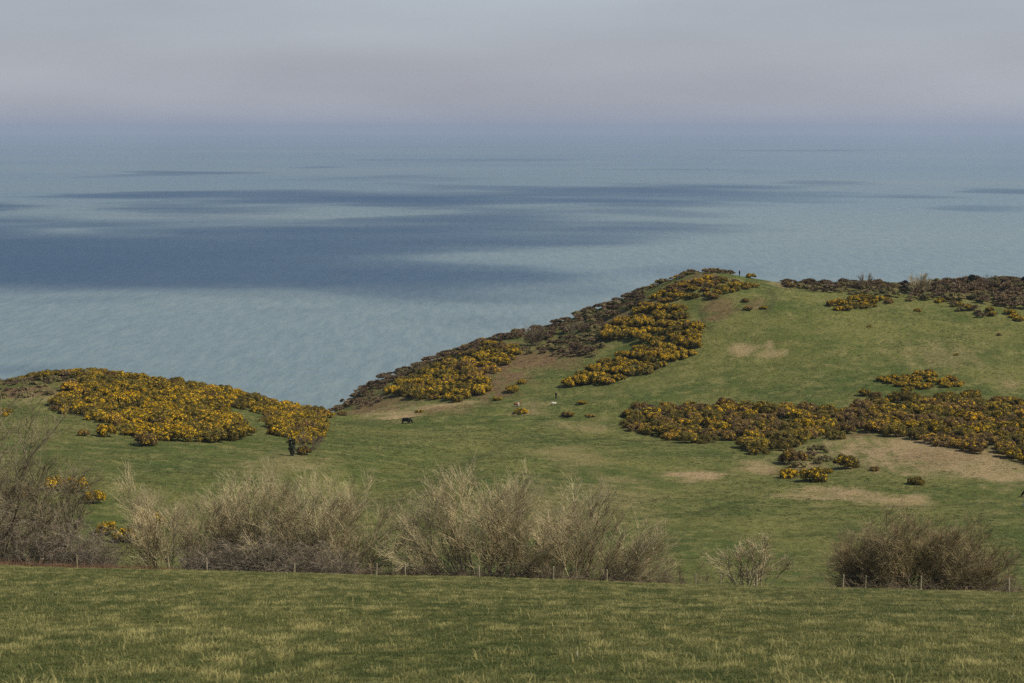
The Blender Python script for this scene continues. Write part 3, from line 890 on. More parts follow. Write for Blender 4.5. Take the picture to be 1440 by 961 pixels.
CREST_GORSE = [(20, 140, 9, 1, (.7, .95)), (60, 150, 9, 1, (.6, .9)), (140, 330, 11, 1, (.75, 1.0)), (330, 455, 10, 1, (.7, 1.0)), (620, 735, 12, 3, (.6, .9)), (900, 1062, 9, 5, (.45, .8)), (1200, 1260, 20, 8, (.5, .7))]
for j, (p0, p1, st_, k, sz) in enumerate(CREST_GORSE):
    rng = np.random.default_rng(460 + j); lab, lw, dry = THICKETS[k][0], THICKETS[k][4], THICKETS[k][5]
    for q in crest_row(p0, p1, st_, 470 + j):
        if abs(project(q)[0][0] - 1038) < 9: continue
        plants.append((q, rng.uniform(*sz), rng.uniform(.7, 1.1), int(rng.integers(4)), int(rng.choice(4, p=np.array(lw) / sum(lw))), rng.uniform() < dry, lab, k, rng.uniform(0, 6.28)))
SINGLE = [  # px, py (ground), size, height scale, blossom, dry, label
 (150, 614, .75, .85, 3, False, 'bright yellow gorse bush on the grass below the left thicket'),
 (118, 613, .5, .7, 1, True, 'small half brown gorse bush beside the bright one on the left slope'),
 (205, 626, .95, .65, 0, True, 'low brown flowerless gorse bush at the lower edge of the left thicket'),
 (5, 584, .8, .7, 3, False, 'low yellow gorse bush at the left edge of the headland'),
 (80, 577, .7, .6, 0, True, 'brown gorse bush at the upper left end of the left thicket'),
 (465, 588, .45, .8, 2, False, 'small gorse bush at the notch between headland and ridge'),
 (482, 584, .5, .8, 1, True, 'dark small gorse bush at the foot of the seaward ridge'),
 (720, 552, .75, .8, 2, False, 'gorse bush on the bracken slope right of the ridge thicket'),
 (734, 540, .5, .8, 3, False, 'small bright gorse bush at the top of the bracken slope cluster'),
 (700, 563, .5, .6, 2, False, 'low gorse bush at the foot of the bracken slope'),
 (640, 566, .35, .8, 2, False, 'tiny gorse bush on the bank above the black cow'),
 (590, 580, .42, .6, 1, False, 'tiny gorse tuft at the pasture edge behind the black cow'),
 (733, 581, .62, .75, 3, False, 'bright gorse bush in front of the brown calf'),
 (798, 586, .6, .55, 1, True, 'low half brown gorse bush in the grass below the walker'),
 (830, 586, .5, .45, 1, True, 'low straggling gorse bush between two bands on the slope'),
 (818, 568, .55, .4, 2, False, 'low gorse bush beside the white sheep'),
 (1188, 659, .95, .75, 1, False, 'rounded dark gorse bush alone on the dry slope'),
 (1162, 666, .48, .8, 3, False, 'small bright gorse bush left of the rounded dark one'),
 (1230, 662, .40, .7, 0, True, 'very small dark gorse bush right of the rounded one'),
 (1287, 681, .60, .75, 0, False, 'small dark gorse bush alone lowest on the dry slope'),
 (1110, 672, .75, .8, 2, False, 'yellow gorse bush at left of the clump below the long band'),
 (1142, 676, .95, .85, 1, False, 'tallest gorse bush of the clump below the long band'),
 (1116, 652, 1.05, .8, 0, True, 'brown flowerless gorse bush at the back of the clump below the long band'),
 (1215, 556, .7, .6, 1, False, 'low gorse bush at the left end of the bright patch'),
 (1232, 560, .6, .7, 0, True, 'brown gorse bush between bright patch and long band'),
 (1306, 525, .5, .6, 0, True, 'small brown gorse bush above the bright patch'),
 (1290, 438, .38, .9, 2, False, 'tiny gorse bush on the grass below the hilltop scrub'),
 (1223, 460, .25, .9, 3, False, 'solitary gorse tuft high on the open slope'),
 (1345, 500, .25, .9, 3, False, 'solitary gorse tuft right on the open slope'),
 (1405, 472, .3, .7, 0, True, 'small dark tuft of gorse at right below the hilltop'),
 (1322, 425, .6, .8, 3, False, 'bright gorse bush where the dark scrub strip starts'),
 (1112, 404, .5, .8, 2, False, 'gorse bush at left end of the hilltop scrub'),
 (1052, 436, .55, .55, 1, True, 'low gorse bush on the bare patch below the knoll'),
 (1074, 434, .5, .5, 2, False, 'low yellow gorse bush right of the bare patch below the knoll'),
 (1048, 424, .5, .5, 0, True, 'low brown gorse bush above the bare patch below the knoll'),
 (428, 640, .6, .8, 0, True, 'brown gorse bush beside the ivy-covered stump'),
 (965, 500, .5, .5, 1, True, 'low brown gorse bush at the lower right edge of the broad band'),
]
sg = ground([s[0] for s in SINGLE], [s[1] for s in SINGLE], 165.0)
for (px, py, sz, hs, lev, dry, lab), q in zip(SINGLE, sg):
    if np.isnan(q[0]): continue
    gorse(q, sz * 1.15, hs * 1.45, random.randrange(4), lev, dry, lab, None, random.uniform(0, 6.28))
# gorse within the hedgerow
HG = [(132, 708, 1.0, 3, 'bright gorse bush at the right foot of the hawthorn'), (108, 692, 1.15, 2, 'gorse bush showing yellow right of the hawthorn branches'), (78, 690, 1.2, 2, 'gorse bush showing yellow through the hawthorn branches'),
      (28, 700, 1.3, 1, 'gorse bush behind the hawthorn trunk at left edge'), (150, 752, .9, 2, 'yellow gorse bush just right of the left bramble bank'), (176, 762, 1.0, 2, 'yellow gorse bush between left bramble bank and first willow'),
      (212, 742, 1.2, 1, 'dark gorse bush tucked behind the first willow')]
hg = ground([h_[0] for h_ in HG], [h_[1] for h_ in HG], 180.0)
for (px, py, sz, lev, lab), q in zip(HG, hg):
    gorse(q, sz * .72, 1.15, random.randrange(4), lev, False, lab, None, random.uniform(0, 6.28))
# the 300 that show largest are bushes of their own, the rest one mass
plants.sort(key=lambda p: -p[1] / p[0][1])
N_SINGLE = 255
PLACE = {}
for p in plants:
    PLACE.setdefault(p[7], []).append(project(p[0])[:2])
def where(p):
    a_ = np.array(PLACE[p[7]])[:, :, 0]; x_, y_, _ = project(p[0])
    n_ = 5 if len(a_) > 90 else 3
    names = {5: ['at the left end', 'left of the middle', 'in the middle', 'right of the middle', 'at the right end'], 3: ['at the left', 'in the middle', 'at the right']}[n_]
    i = min(n_ - 1, int(n_ * (a_[:, 0] < x_[0]).mean()))
    near = a_[np.abs(a_[:, 0] - x_[0]) < 30]
    row = ['top', 'centre', 'foot'][min(2, int(3 * (near[:, 1] < y_[0]).mean()))]
    return names[i], row
LOOK = {0: 'nearly flowerless', 1: 'half-flowering', 2: 'yellow', 3: 'bright yellow'}
THIN = ['the headland thicket', 'the headland sea edge', 'the headland tip clump', 'the seaward ridge', 'the band below the knoll', 'the knoll', 'the long dark band', 'the bright patch', 'the hilltop row', 'the far right edge']
for p in plants[:N_SINGLE]:
    q, sz, hs, var, lev, dry, lab, k, rz = p
    nm, row = where(p)
    big = 'large' if sz > 1.05 else ('small' if sz < .85 else 'mid-sized')
    look = ('brown ' if dry else '') + LOOK[lev]
    lb_ = '%s %s gorse bush %s of %s, %s row' % (big, look, nm.replace('in the middle', 'mid').replace('left of the middle', 'left-centre').replace('right of the middle', 'right-centre'), THIN[k], row)
    while len(lb_.replace('-', ' ').split()) > 16 or len(lb_.split()) > 15:
        lb_ = lb_.split(' ', 1)[1]
    gorse(q, sz, hs, var, lev, dry, lb_, lab.replace('gorse bush', 'gorse bushes'), rz)

def scatter(name, label, P, scale, rz, index, tint, sources, tilt=None):
    """one mass of small plants: a point cloud that carries copies of the source meshes"""
    c = bpy.data.collections.new(name + '_sources')
    for i, s in enumerate(sources):
        o = bpy.data.objects.new('%s_%03d' % (name, i), None) if s is None else s
        c.objects.link(o)
    me = bpy.data.meshes.new(name)
    me.vertices.add(len(P)); me.vertices.foreach_set('co', np.asarray(P, np.float32).ravel())
    a = me.attributes.new('size', 'FLOAT_VECTOR', 'POINT'); sc_ = np.asarray(scale, np.float32)
    if sc_.ndim == 1: sc_ = np.repeat(sc_[:, None], 3, 1)
    a.data.foreach_set('vector', sc_.ravel())
    rot = np.zeros((len(P), 3), np.float32); rot[:, 2] = rz
    if tilt is not None: rot[:, :2] = tilt
    a = me.attributes.new('turn', 'FLOAT_VECTOR', 'POINT'); a.data.foreach_set('vector', rot.ravel())
    a = me.attributes.new('pick', 'INT', 'POINT'); a.data.foreach_set('value', np.asarray(index, np.int32))
    set_attr(me, 'tint', tint)
    o = tag(link(name, me), label, kind='stuff')
    g = bpy.data.node_groups.new(name, 'GeometryNodeTree')
    g.interface.new_socket('Geometry', in_out='INPUT', socket_type='NodeSocketGeometry')
    g.interface.new_socket('Geometry', in_out='OUTPUT', socket_type='NodeSocketGeometry')
    gi, go = g.nodes.new('NodeGroupInput'), g.nodes.new('NodeGroupOutput')
    ci = g.nodes.new('GeometryNodeCollectionInfo')
    ci.inputs['Collection'].default_value = c
    ci.inputs['Separate Children'].default_value = True
    ci.inputs['Reset Children'].default_value = True
    ip = g.nodes.new('GeometryNodeInstanceOnPoints')
    ip.inputs['Pick Instance'].default_value = True
    def na(nm, t):
        n_ = g.nodes.new('GeometryNodeInputNamedAttribute'); n_.data_type = t; n_.inputs['Name'].default_value = nm
        return n_.outputs['Attribute']
    e2r = g.nodes.new('FunctionNodeEulerToRotation')
    g.links.new(na('turn', 'FLOAT_VECTOR'), e2r.inputs[0])
    g.links.new(gi.outputs[0], ip.inputs['Points'])
    g.links.new(ci.outputs[0], ip.inputs['Instance'])
    g.links.new(na('pick', 'INT'), ip.inputs['Instance Index'])
    g.links.new(e2r.outputs[0], ip.inputs['Rotation'])
    g.links.new(na('size', 'FLOAT_VECTOR'), ip.inputs['Scale'])
    g.links.new(ip.outputs[0], go.inputs[0])
    md = o.modifiers.new('scatter', 'NODES'); md.node_group = g
    return o

rest = plants[N_SINGLE:]
if rest:
    src = []
    for vi, (fol, fdry, fl, wood) in enumerate(GV):
        for dry in (False, True):
            for lev in range(4):
                a, b = (fdry if dry else fol), fl[lev]
                va = np.empty(len(a.vertices) * 3, np.float32); a.vertices.foreach_get('co', va)
                vb = np.empty(len(b.vertices) * 3, np.float32); b.vertices.foreach_get('co', vb)
                la = np.empty(len(a.loops), np.int32); a.loops.foreach_get('vertex_index', la)
                lb = np.empty(len(b.loops), np.int32); b.loops.foreach_get('vertex_index', lb)
                me = new_mesh('gorse', np.vstack([va.reshape(-1, 3), vb.reshape(-1, 3)]), np.concatenate([la, lb + len(a.vertices)]), 4, False,
                              [M['gorse_dry'] if dry else M['gorse_leaf'], M['gorse_flower']], np.concatenate([np.zeros(len(la) // 4), np.ones(len(lb) // 4)]))
                src.append(bpy.data.objects.new('gorse_src_%03d' % (vi * 8 + dry * 4 + lev), me))
    scatter('gorse_cover', 'farther gorse merging into thickets on ridge and headland', [p[0] for p in rest], np.array([[p[1], p[1], p[1] * p[2]] for p in rest]),
            [p[8] for p in rest], [p[3] * 8 + int(p[5]) * 4 + p[4] for p in rest], np.full(len(rest), .5), src)

# ------------------------------------------------------------------ brown scrub on the ridges
def scrub_mesh(seed, m, n=10, w=1.9, h=1.6, leafy=False):
    rng = np.random.default_rng(seed)
    T = Tubes()
    for (x, y, z, a, c) in lobes(rng, w, h, n):
        th = np.linspace(0, math.pi, 5)
        T.add(np.array([[x, y, z - c * .75 * math.cos(t)] for t in th]), np.maximum(np.sin(th), .02) * a * .7, 7)
        d = rng.normal(0, 1, (110, 3)); d[:, 2] = np.abs(d[:, 2]); d /= np.linalg.norm(d, axis=1, keepdims=True)
        v, f = cards(np.array([x, y, z]) + d * [a, a, c] * rng.uniform(.8, 1.2, (110, 1)), np.cross(d, rng.normal(0, 1, (110, 3))) if not leafy else d, .05 if not leafy else .08, rng, 3.2 if not leafy else 1.2, .4)
        T.raw(v, f)
    return T.mesh('growth', [m], False)
SV = [scrub_mesh(80 + k, M['heath']) for k in range(3)] + [scrub_mesh(90 + k, M['heath_green'], leafy=True) for k in range(2)]
SCRUB = [
 ('dark brown heath scrub along the skyline of the seaward ridge', [(490, 572), (530, 553), (580, 526), (640, 500), (700, 480), (720, 484), (680, 494), (620, 516), (575, 540), (545, 560), (510, 574)], 3.0, (.7, 1.05), .15),
 ('brown heath scrub on the upper ridge between bare shrub and knoll', [(760, 482), (800, 470), (850, 456), (900, 436), (890, 446), (850, 466), (860, 480), (840, 496), (800, 492), (770, 490)], 3.2, (.7, 1.0), .2),
 ('brown scrub at the upper left edge of the headland', [(-20, 552), (40, 544), (100, 538), (150, 542), (120, 550), (60, 556), (0, 562)], 3.4, (.5, .8), .5),
 ('brown heath scrub covering the hilltop left of the bare tree', [(1118, 407), (1180, 404), (1240, 404), (1320, 410), (1330, 424), (1280, 424), (1220, 416), (1160, 412)], 3.4, (.65, 1.05), .45),
 ('brown heath scrub on the far right knoll', [(1320, 410), (1350, 403), (1400, 404), (1460, 406), (1460, 436), (1420, 436), (1370, 426), (1330, 422)], 3.6, (.85, 1.4), .3),
 ('dark scrub in the strip running down from the right hilltop', [(1330, 424), (1345, 428), (1380, 438), (1400, 446), (1380, 447), (1345, 436)], 2.8, (.5, .75), .1),
 ('grey brown scrub at the left end of the long gorse band', [(880, 588), (915, 574), (940, 580), (915, 594)], 3.2, (.6, .9), .4),
 ('scrub among the gorse of the long band', [(1100, 648), (1150, 636), (1165, 650), (1120, 658)], 3.0, (.5, .8), .5),
 ('brown heath scrub between the gorse on the knoll', [(930, 408), (960, 398), (1000, 392), (1040, 397), (1050, 402), (1000, 406), (950, 416)], 3.0, (.5, .75), .4),
 ('dark scrub on the ridge crest beside the bare shrub', [(735, 492), (800, 492), (845, 498), (830, 503), (770, 500), (735, 500)], 2.8, (.5, .8), .2),
]
SPOT = ['the seaward ridge skyline', 'the upper ridge skyline', 'the headland edge', 'the right hilltop', 'the far right knoll', 'the strip below the hilltop', 'the long band tip', 'the clump below the long band', 'the knoll', 'the crest beside the bare shrub']
SCRUBS = []
for k, (lab, poly, sp, sz, gr) in enumerate(SCRUB):
    rng = np.random.default_rng(700 + k)
    rows = {0: (478, 742, 18), 1: (758, 915, 25), 2: (-10, 120, 12), 3: (1112, 1312, 14), 4: (1322, 1445, 20), 8: (905, 1030, 9)}.get(k)
    extra = crest_strip(*rows, 3.6, 740 + k) if rows else []
    for q in [q for q in fill(poly, sp * 1.25, 720 + k, 500) if all((q[0] - e[0]) ** 2 + (q[1] - e[1]) ** 2 > 9 for e in extra)] + extra:
        size_ = rng.uniform(*sz) * 1.35; leafy = rng.uniform() < gr
        x_ = project(q)[0][0]; x0, x1 = min(p[0] for p in poly), max(p[0] for p in poly)
        side = ['far left', 'left', 'middle', 'right', 'far right'][int(np.clip(5 * (x_ - x0) / (x1 - x0), 0, 4))]
        c_ = crest(x_); on_sky = q[1] > c_[1] - 3.0
        what = ('large ' if size_ > .675 * (sz[0] + sz[1]) else 'small ') + ('olive scrub bush' if leafy else 'brown scrub bush')
        lb_ = ('%s at the %s of %s, %s' % (what, side, SPOT[k], 'against the sea' if on_sky else 'below the crest')).replace('at the far right of the far right knoll', 'rightmost on the far right knoll').replace('at the far left of the', 'leftmost on the').replace('at the middle of the', 'mid')
        while len(lb_.replace('-', ' ').split()) > 16 or len(lb_.split()) > 15:
            lb_ = lb_.split(' ', 1)[1]
        SCRUBS.append((q, size_, size_ * rng.uniform(.5, .85), rng.uniform(0, 6.28), int(rng.integers(3, 5)) if leafy else int(rng.integers(3)), lb_, lab))
SCRUBS.sort(key=lambda t: -t[1] / t[0][1])
for (q, s_, h_, rz, vi, lb_, lab) in SCRUBS[:285]:
    o = tag(link('scrub_bush', None, loc=tuple(q), rz=rz, sc=(s_, s_, h_)), lb_, 'scrub', lab)
    link('growth', SV[vi], o)
sr = SCRUBS[285:]
if sr:
    scatter('scrub_cover', 'smaller brown scrub filling in between the bushes on the ridges', [t[0] for t in sr], np.array([[t[1], t[1], t[2]] for t in sr]), [t[3] for t in sr], [t[4] for t in sr], np.full(len(sr), .5),
            [bpy.data.objects.new('scrub_src_%03d' % i, me) for i, me in enumerate(SV)])

# bare shrubs and evergreens on the skyline
def on(px, py):
    return tuple(ground([px], [py], 165.0)[0])
shrub('bare_shrub', 'rounded grey bare shrub on the seaward skyline', 'shrub', on(750, 486), 3.0, 5.0, .8, 30, 61, M['thorn'], r0=.06, n2=9, n3=6, twig=.022, wob=.15, n4=1)
shrub('bare_shrub', 'low grey bare shrub on the skyline right of the rounded one', 'shrub', on(815, 468), 4.5, 3.2, .8, 22, 62, M['thorn'], r0=.05, n2=8, n3=5, twig=.022, wob=.15)
shrub('bare_tree', 'round-headed bare tree standing on the right hilltop', 'tree', on(1293, 414), 1.2, 6.2, .75, 16, 63, M['willow'], r0=.09, n2=10, n3=7, twig=.022, wob=.13, n4=1)
shrub('bare_tree', 'thin bare tree behind the far right knoll', 'tree', on(1390, 407), 1.0, 4.2, .7, 8, 64, M['thorn'], r0=.07, n2=8, n3=5, twig=.02)
shrub('bare_shrub', 'small dark bare shrub above the hilltop scrub', 'shrub', on(1218, 405), 2.0, 4.0, .7, 16, 65, M['thorn'], r0=.06, n2=8, n3=5, twig=.022)
def evergreen(label, p, h, seed):
    rng = np.random.default_rng(seed)
    root = tag(link('evergreen_tree', None, loc=p), label, 'tree', None)
    T = Tubes(); P = limb((0, 0, -.3), (.05, 0, 1), h * .8, 5, rng); T.add(P, np.linspace(.12, .04, len(P)), 6)
    link('trunk', T.mesh('trunk', [M['gorse_wood']]), root)
    C_ = []; Nn = []
    for _ in range(14):
        t = rng.uniform(.3, 1); a = rng.uniform(0, 6.28); r = h * .38 * (1.1 - t * .7) * rng.uniform(.3, 1)
        c = np.array([r * math.cos(a), r * math.sin(a), h * t]); d = rng.normal(0, 1, (150, 3)); d /= np.linalg.norm(d, axis=1, keepdims=True)
        C_.append(c + d * h * .15 * rng.uniform(.3, 1, (150, 1)) * [1.3, 1.3, .7]); Nn.append(d)
    v, f = cards(np.vstack(C_), np.vstack(Nn), .10, rng, 1.6, .8)
    link('crown', new_mesh('crown', v, f, 4, False, [M['evergreen']]), root)
evergreen('dark windswept pine on top of the far right knoll', on(1366, 404), 3.4, 71)
evergreen('low dark pine near the right end of the skyline', on(1412, 407), 2.6, 72)
evergreen('dark pine cut by the right edge on the skyline', on(1441, 408), 3.6, 73)
evergreen('small dark evergreen left of the bare hilltop tree', on(1272, 411), 3.2, 74)

# hedge bush with a dark stem below the headland tip
def stub(label, p, h, seed):
    rng = np.random.default_rng(seed)
    root = tag(link('hedge_tree', None, loc=p), label, 'tree')
    T = Tubes()
    P = limb((0, 0, -.3), (.0, 0, 1), h, 5, rng, .1, .05); T.add(P, np.linspace(.24, .16, len(P)), 8)
    link('trunk', T.mesh('trunk', [M['gorse_wood']]), root)
    C_ = rng.normal(0, 1, (1500, 3)) * [.22, .3, h * .26] + [0, 0, h * .55]
    v, f = cards(C_, rng.normal(0, 1, (1500, 3)), .10, rng)
    link('crown', new_mesh('crown', v, f, 4, False, [M['ivy']]), root)
stub('narrow dark ivy-covered stump below the headland gorse clump', on(411, 641), 2.6, 75)
shrub('bare_shrub', 'low grey bare shrub beside the ivy-covered stump', 'shrub', on(432, 632), 3.2, 3.0, .9, 18, 66, M['thorn'], r0=.05, n2=8, n3=5, twig=.02, wob=.18)

# ------------------------------------------------------------------ animals and people
def skin_mesh(name, verts, edges, radii, mats, matfun=None, levels=2):
    me = bpy.data.meshes.new(name)
    me.from_pydata([tuple(v) for v in verts], [(a, b) for a, b in edges], [])
    o = bpy.data.objects.new(name + '_skin', me); COL.objects.link(o)
    o.modifiers.new('skin', 'SKIN'); s = o.modifiers.new('sub', 'SUBSURF'); s.levels = levels
    for i, r in enumerate(radii):
        me.skin_vertices[0].data[i].radius = (r, r) if not hasattr(r, '__len__') else r
    me.skin_vertices[0].data[0].use_root = True
    dg = bpy.context.evaluated_depsgraph_get()
    out = bpy.data.meshes.new_from_object(o.evaluated_get(dg))
    bpy.data.objects.remove(o)
    out.name = name
    out.materials.clear()
    for m in mats: out.materials.append(m)
    for p in out.polygons:
        p.use_smooth = True
        p.material_index = matfun(p.center) if matfun else 0
    return out
def quadruped(L, H, graze, heavy=1.0, mats=(), matfun=None, step=0.12):
    """x forward; withers height H, trunk length L"""
    b = H * .62
    V = [(0, 0, b + .05 * H), (L * .28, 0, b + .06 * H), (L * .5, 0, b + .12 * H), (-L * .28, 0, b + .07 * H), (-L * .46, 0, b + .13 * H)]
    Rr = [H * .34 * heavy, H * .345 * heavy, H * .25 * heavy, H * .33 * heavy, H * .25 * heavy]
    E = [(0, 1), (1, 2), (0, 3), (3, 4)]
    if graze:
        nk = [(L * .66, 0, b - .02 * H), (L * .80, 0, H * .28), (L * .90, 0, H * .10)]; nr = [H * .18, H * .13, H * .08]
    else:
        nk = [(L * .64, 0, H * .98), (L * .76, 0, H * 1.12), (L * .94, 0, H * 1.02)]; nr = [H * .18, H * .14, H * .09]
    base = 2
    for p, r in zip(nk, nr):
        V.append(p); Rr.append(r); E.append((base, len(V) - 1)); base = len(V) - 1
    def chain(s, pts, rs):
        j = s
        for p, r in zip(pts, rs):
            V.append(p); Rr.append(r); E.append((j, len(V) - 1)); j = len(V) - 1
    for sgn in (-1, 1):
        y = sgn * H * .13
        st = sgn * step * L
        chain(1, [(L * .36, y, b - .15 * H), (L * .37 + st * .4, y, H * .28), (L * .36 + st, y, H * .03)], [H * .13, H * .08, H * .065])
        chain(3, [(-L * .36, y, b - .10 * H), (-L * .44 - st * .3, y, H * .32), (-L * .40 - st, y, H * .03)], [H * .16, H * .08, H * .065])
    return skin_mesh('body', V, E, Rr, mats, matfun)
def animal(name, label, cat, px, py, L, H, heading, graze, mats, matfun=None, tail=True, ears=True, p=None):
    p = p if p is not None else on(px, py)
    root = tag(link(name, None, loc=p, rz=heading), label, cat)
    link('body', quadruped(L, H, graze, 1.0, mats, matfun), root)
    T = Tubes()
    if tail:
        T.add(np.array([(-L * .56, 0, H * .86), (-L * .62, 0, H * .75), (-L * .61, 0, H * .5), (-L * .60, 0, H * .33)]), np.array([.03, .025, .02, .035]) * H / 1.3, 5)
        link('tail', T.mesh('tail', [mats[0]]), root)
    hx, hz = (L * .80, H * .36) if graze else (L * .74, H * 1.2)
    for s in (-1, 1):
        T = Tubes(); T.add(np.array([(hx, s * H * .06, hz), (hx - .02, s * H * .13, hz + .04 * H), (hx - .03, s * H * .19, hz + .02 * H)]), np.array([.02, .04, .012]) * H, 5)
        link('ear', T.mesh('ear', [mats[-1] if len(mats) > 2 else mats[0]]), root)
    return root
bpy.context.view_layer.update()
K, Wh, Br, Fl = M['black_hide'], M['white_hide'], M['brown_hide'], M['fleece']
animal('cow', 'black cow grazing on the short pasture near the gully', 'cow', 571, 596, 1.75, 1.35, R(-6), True, [K])
animal('calf', 'brown and white calf partly behind a gorse bush', 'calf', 727, 572, 1.25, 1.0, R(20), False, [Br, Wh], lambda c: 1 if (c.x > .15 and c.x < .5) or c.z < .38 else 0)
animal('sheep', 'white sheep with dark face grazing below the walker', 'sheep', 778, 570, 1.0, .75, R(10), True, [Fl, Fl, K], lambda c: 2 if c.x > .78 or c.z < .22 else 0, tail=False)
pr = on(1441, 699)
animal('cow', 'black and white cow cut off by the right edge of the picture', 'cow', 0, 0, 1.5, 1.15, R(178), True, [K, Wh], lambda c: 1 if c.z < .62 and c.x < .6 else 0, p=(pr[0] + .75, pr[1], pr[2]))
pr = on(1441, 713)
animal('sheep', 'white sheep at the right edge below the cut-off cow', 'sheep', 0, 0, 1.0, .75, R(175), True, [Fl, Fl, K], lambda c: 2 if c.z < .12 else 0, tail=False, p=(pr[0] + .5, pr[1], pr[2]))

def person(label, p, heading, sit=False):
    root = tag(link('person', None, loc=p, rz=heading), label, 'person')
    if not sit:
        V = [(0, 0, .95), (0, 0, 1.15), (0, 0, 1.38), (0, 0, 1.50), (0, .02, 1.60), (0, .03, 1.70)]
        Rr = [.23, .22, .25, .09, .14, .12]; E = [(0, 1), (1, 2), (2, 3), (3, 4), (4, 5)]
        legs = [[(s * .10, 0, .86), (s * .11, .03, .48), (s * .11, -.02, .08), (s * .12, .12, .03)] for s in (-1, 1)]
        arms = [[(s * .19, 0, 1.40), (s * .25, -.02, 1.12), (s * .24, .10, .90), (s * .23, .13, .80)] for s in (-1, 1)]
        cut, hz = 1.49, 1.70
    else:
        V = [(0, 0, .14), (0, .02, .36), (0, .05, .60), (0, .08, .72), (0, .12, .82), (0, .13, .92)]
        Rr = [.17, .15, .16, .06, .095, .085]; E = [(0, 1), (1, 2), (2, 3), (3, 4), (4, 5)]
        legs = [[(s * .12, .12, .14), (s * .16, .48, .50), (s * .14, .62, .10), (s * .14, .78, .04)] for s in (-1, 1)]
        arms = [[(s * .20, .06, .62), (s * .25, .18, .38), (s * .18, .42, .46), (s * .14, .50, .48)] for s in (-1, 1)]
        cut, hz = .71, .92
    for ch, at, rs in [(c, 0, (.15, .11, .08, .07)) for c in legs] + [(c, 2, (.11, .08, .06, .055)) for c in arms]:
        j = at
        for q, r in zip(ch, rs):
            V.append(q); Rr.append(r); E.append((j, len(V) - 1)); j = len(V) - 1
    link('body', skin_mesh('body', V, E, Rr, [M['dark_cloth'], M['skin']], lambda c: 1 if c.z > cut else 0), root)
    bm_ = bmesh.new(); bmesh.ops.create_uvsphere(bm_, u_segments=12, v_segments=8, radius=.115)
    for v_ in bm_.verts:
        v_.co.z = v_.co.z * 1.05 + hz - .03 if v_.co.z > -.03 else hz - .06; v_.co.y += (V[5][1] - .02)
    me = bpy.data.meshes.new('hair'); bm_.to_mesh(me); bm_.free(); me.materials.append(M['hair'])
    link('hair', me, root)
    return root
person('person in dark clothes standing on the grass above the white sheep', on(782, 561), R(120))
kp = crest(1038)
person('person in dark clothes standing on the knoll against the sea', (kp[0], kp[1] - 1.0, float(height(kp[0], kp[1] - 1.0))), R(60))

# ------------------------------------------------------------------ grasses
def tuft(seed, n, h, w, wid, lean, m):
    rng = np.random.default_rng(seed)
    V, Fc = [], []
    for i in range(n):
        a = rng.uniform(0, 6.28); r = w * math.sqrt(rng.uniform())
        b = np.array([r * math.cos(a), r * math.sin(a), -.03]); hh = h * rng.uniform(.45, 1.1)
        dr = np.array([math.cos(a + rng.normal(0, .8)), math.sin(a + rng.normal(0, .8)), 0]) * lean * hh * rng.uniform(.2, 1.3)
        s = rng.uniform(0, 6.28); side = np.array([math.cos(s), math.sin(s), 0]) * wid * .5
        m1 = b + dr * .35 + [0, 0, hh * .6]; tp = b + dr + [0, 0, hh * (1 - .25 * lean)]
        k = len(V)
        V += [b - side, b + side, m1 + side * .8, m1 - side * .8, tp + side * .15, tp - side * .15]
        Fc += [(k, k + 1, k + 2, k + 3), (k + 3, k + 2, k + 4, k + 5)]
    return new_mesh('tuft', np.array(V), np.array(Fc), 4, False, [m])
def srcs(prefix, meshes): return [bpy.data.objects.new('%s_%03d' % (prefix, i), me) for i, me in enumerate(meshes)]

rng = np.random.default_rng(5)
def field_points(n, d0, d1, power):
    d = (rng.uniform(size=n) * (d1 ** power - d0 ** power) + d0 ** power) ** (1 / power)
    x = rng.uniform(-.285, .285, n) * d
    return x, d
# near field turf
x, d = field_points(120000, 22, 147, 1.3)
z = height(x, d)
cl = fbm(x / .45, d / 2.2, 91, 3); big = fbm(x / 5, d / 20, 92, 3)
tint = np.clip(.30 + (cl - .5) * .9 + (big - .5) * .5 + rng.normal(0, .10, len(x)) + .55 * smooth(.60, .72, fbm(x / .32, d / .9, 93, 3)), 0, 1)
siz = (0.58 + .36 * np.clip(tint, 0, 1)) * rng.uniform(.6, 1.25, len(x)) * (1 + .004 * d)
turf = srcs('turf', [tuft(k, 26, .10, .17, .011, .7, M['blade']) for k in range(5)])
scatter('meadow_grass', 'short green and yellowing grass of the near field', np.stack([x, d, z], -1), siz, rng.uniform(0, 6.28, len(x)), rng.integers(0, 5, len(x)), tint, turf)
# taller dry stalks and tussocks in the near field
x, d = field_points(22000, 22, 147, 1.15)
kk = fbm(x / 2.2, d / 4.5, 95, 3) > rng.uniform(.38, .62, len(x)); x, d = x[kk], d[kk]
stalks = srcs('stalk', [tuft(40 + k, 5, .20, .10, .013, .9, M['blade']) for k in range(5)])
scatter('dry_stalks', 'pale dry grass stalks standing in the near field', np.stack([x, d, height(x, d)], -1), rng.uniform(.55, 1.25, len(x)), rng.uniform(0, 6.28, len(x)), rng.integers(0, 5, len(x)), np.clip(rng.normal(.72, .2, len(x)), .3, 1), stalks)
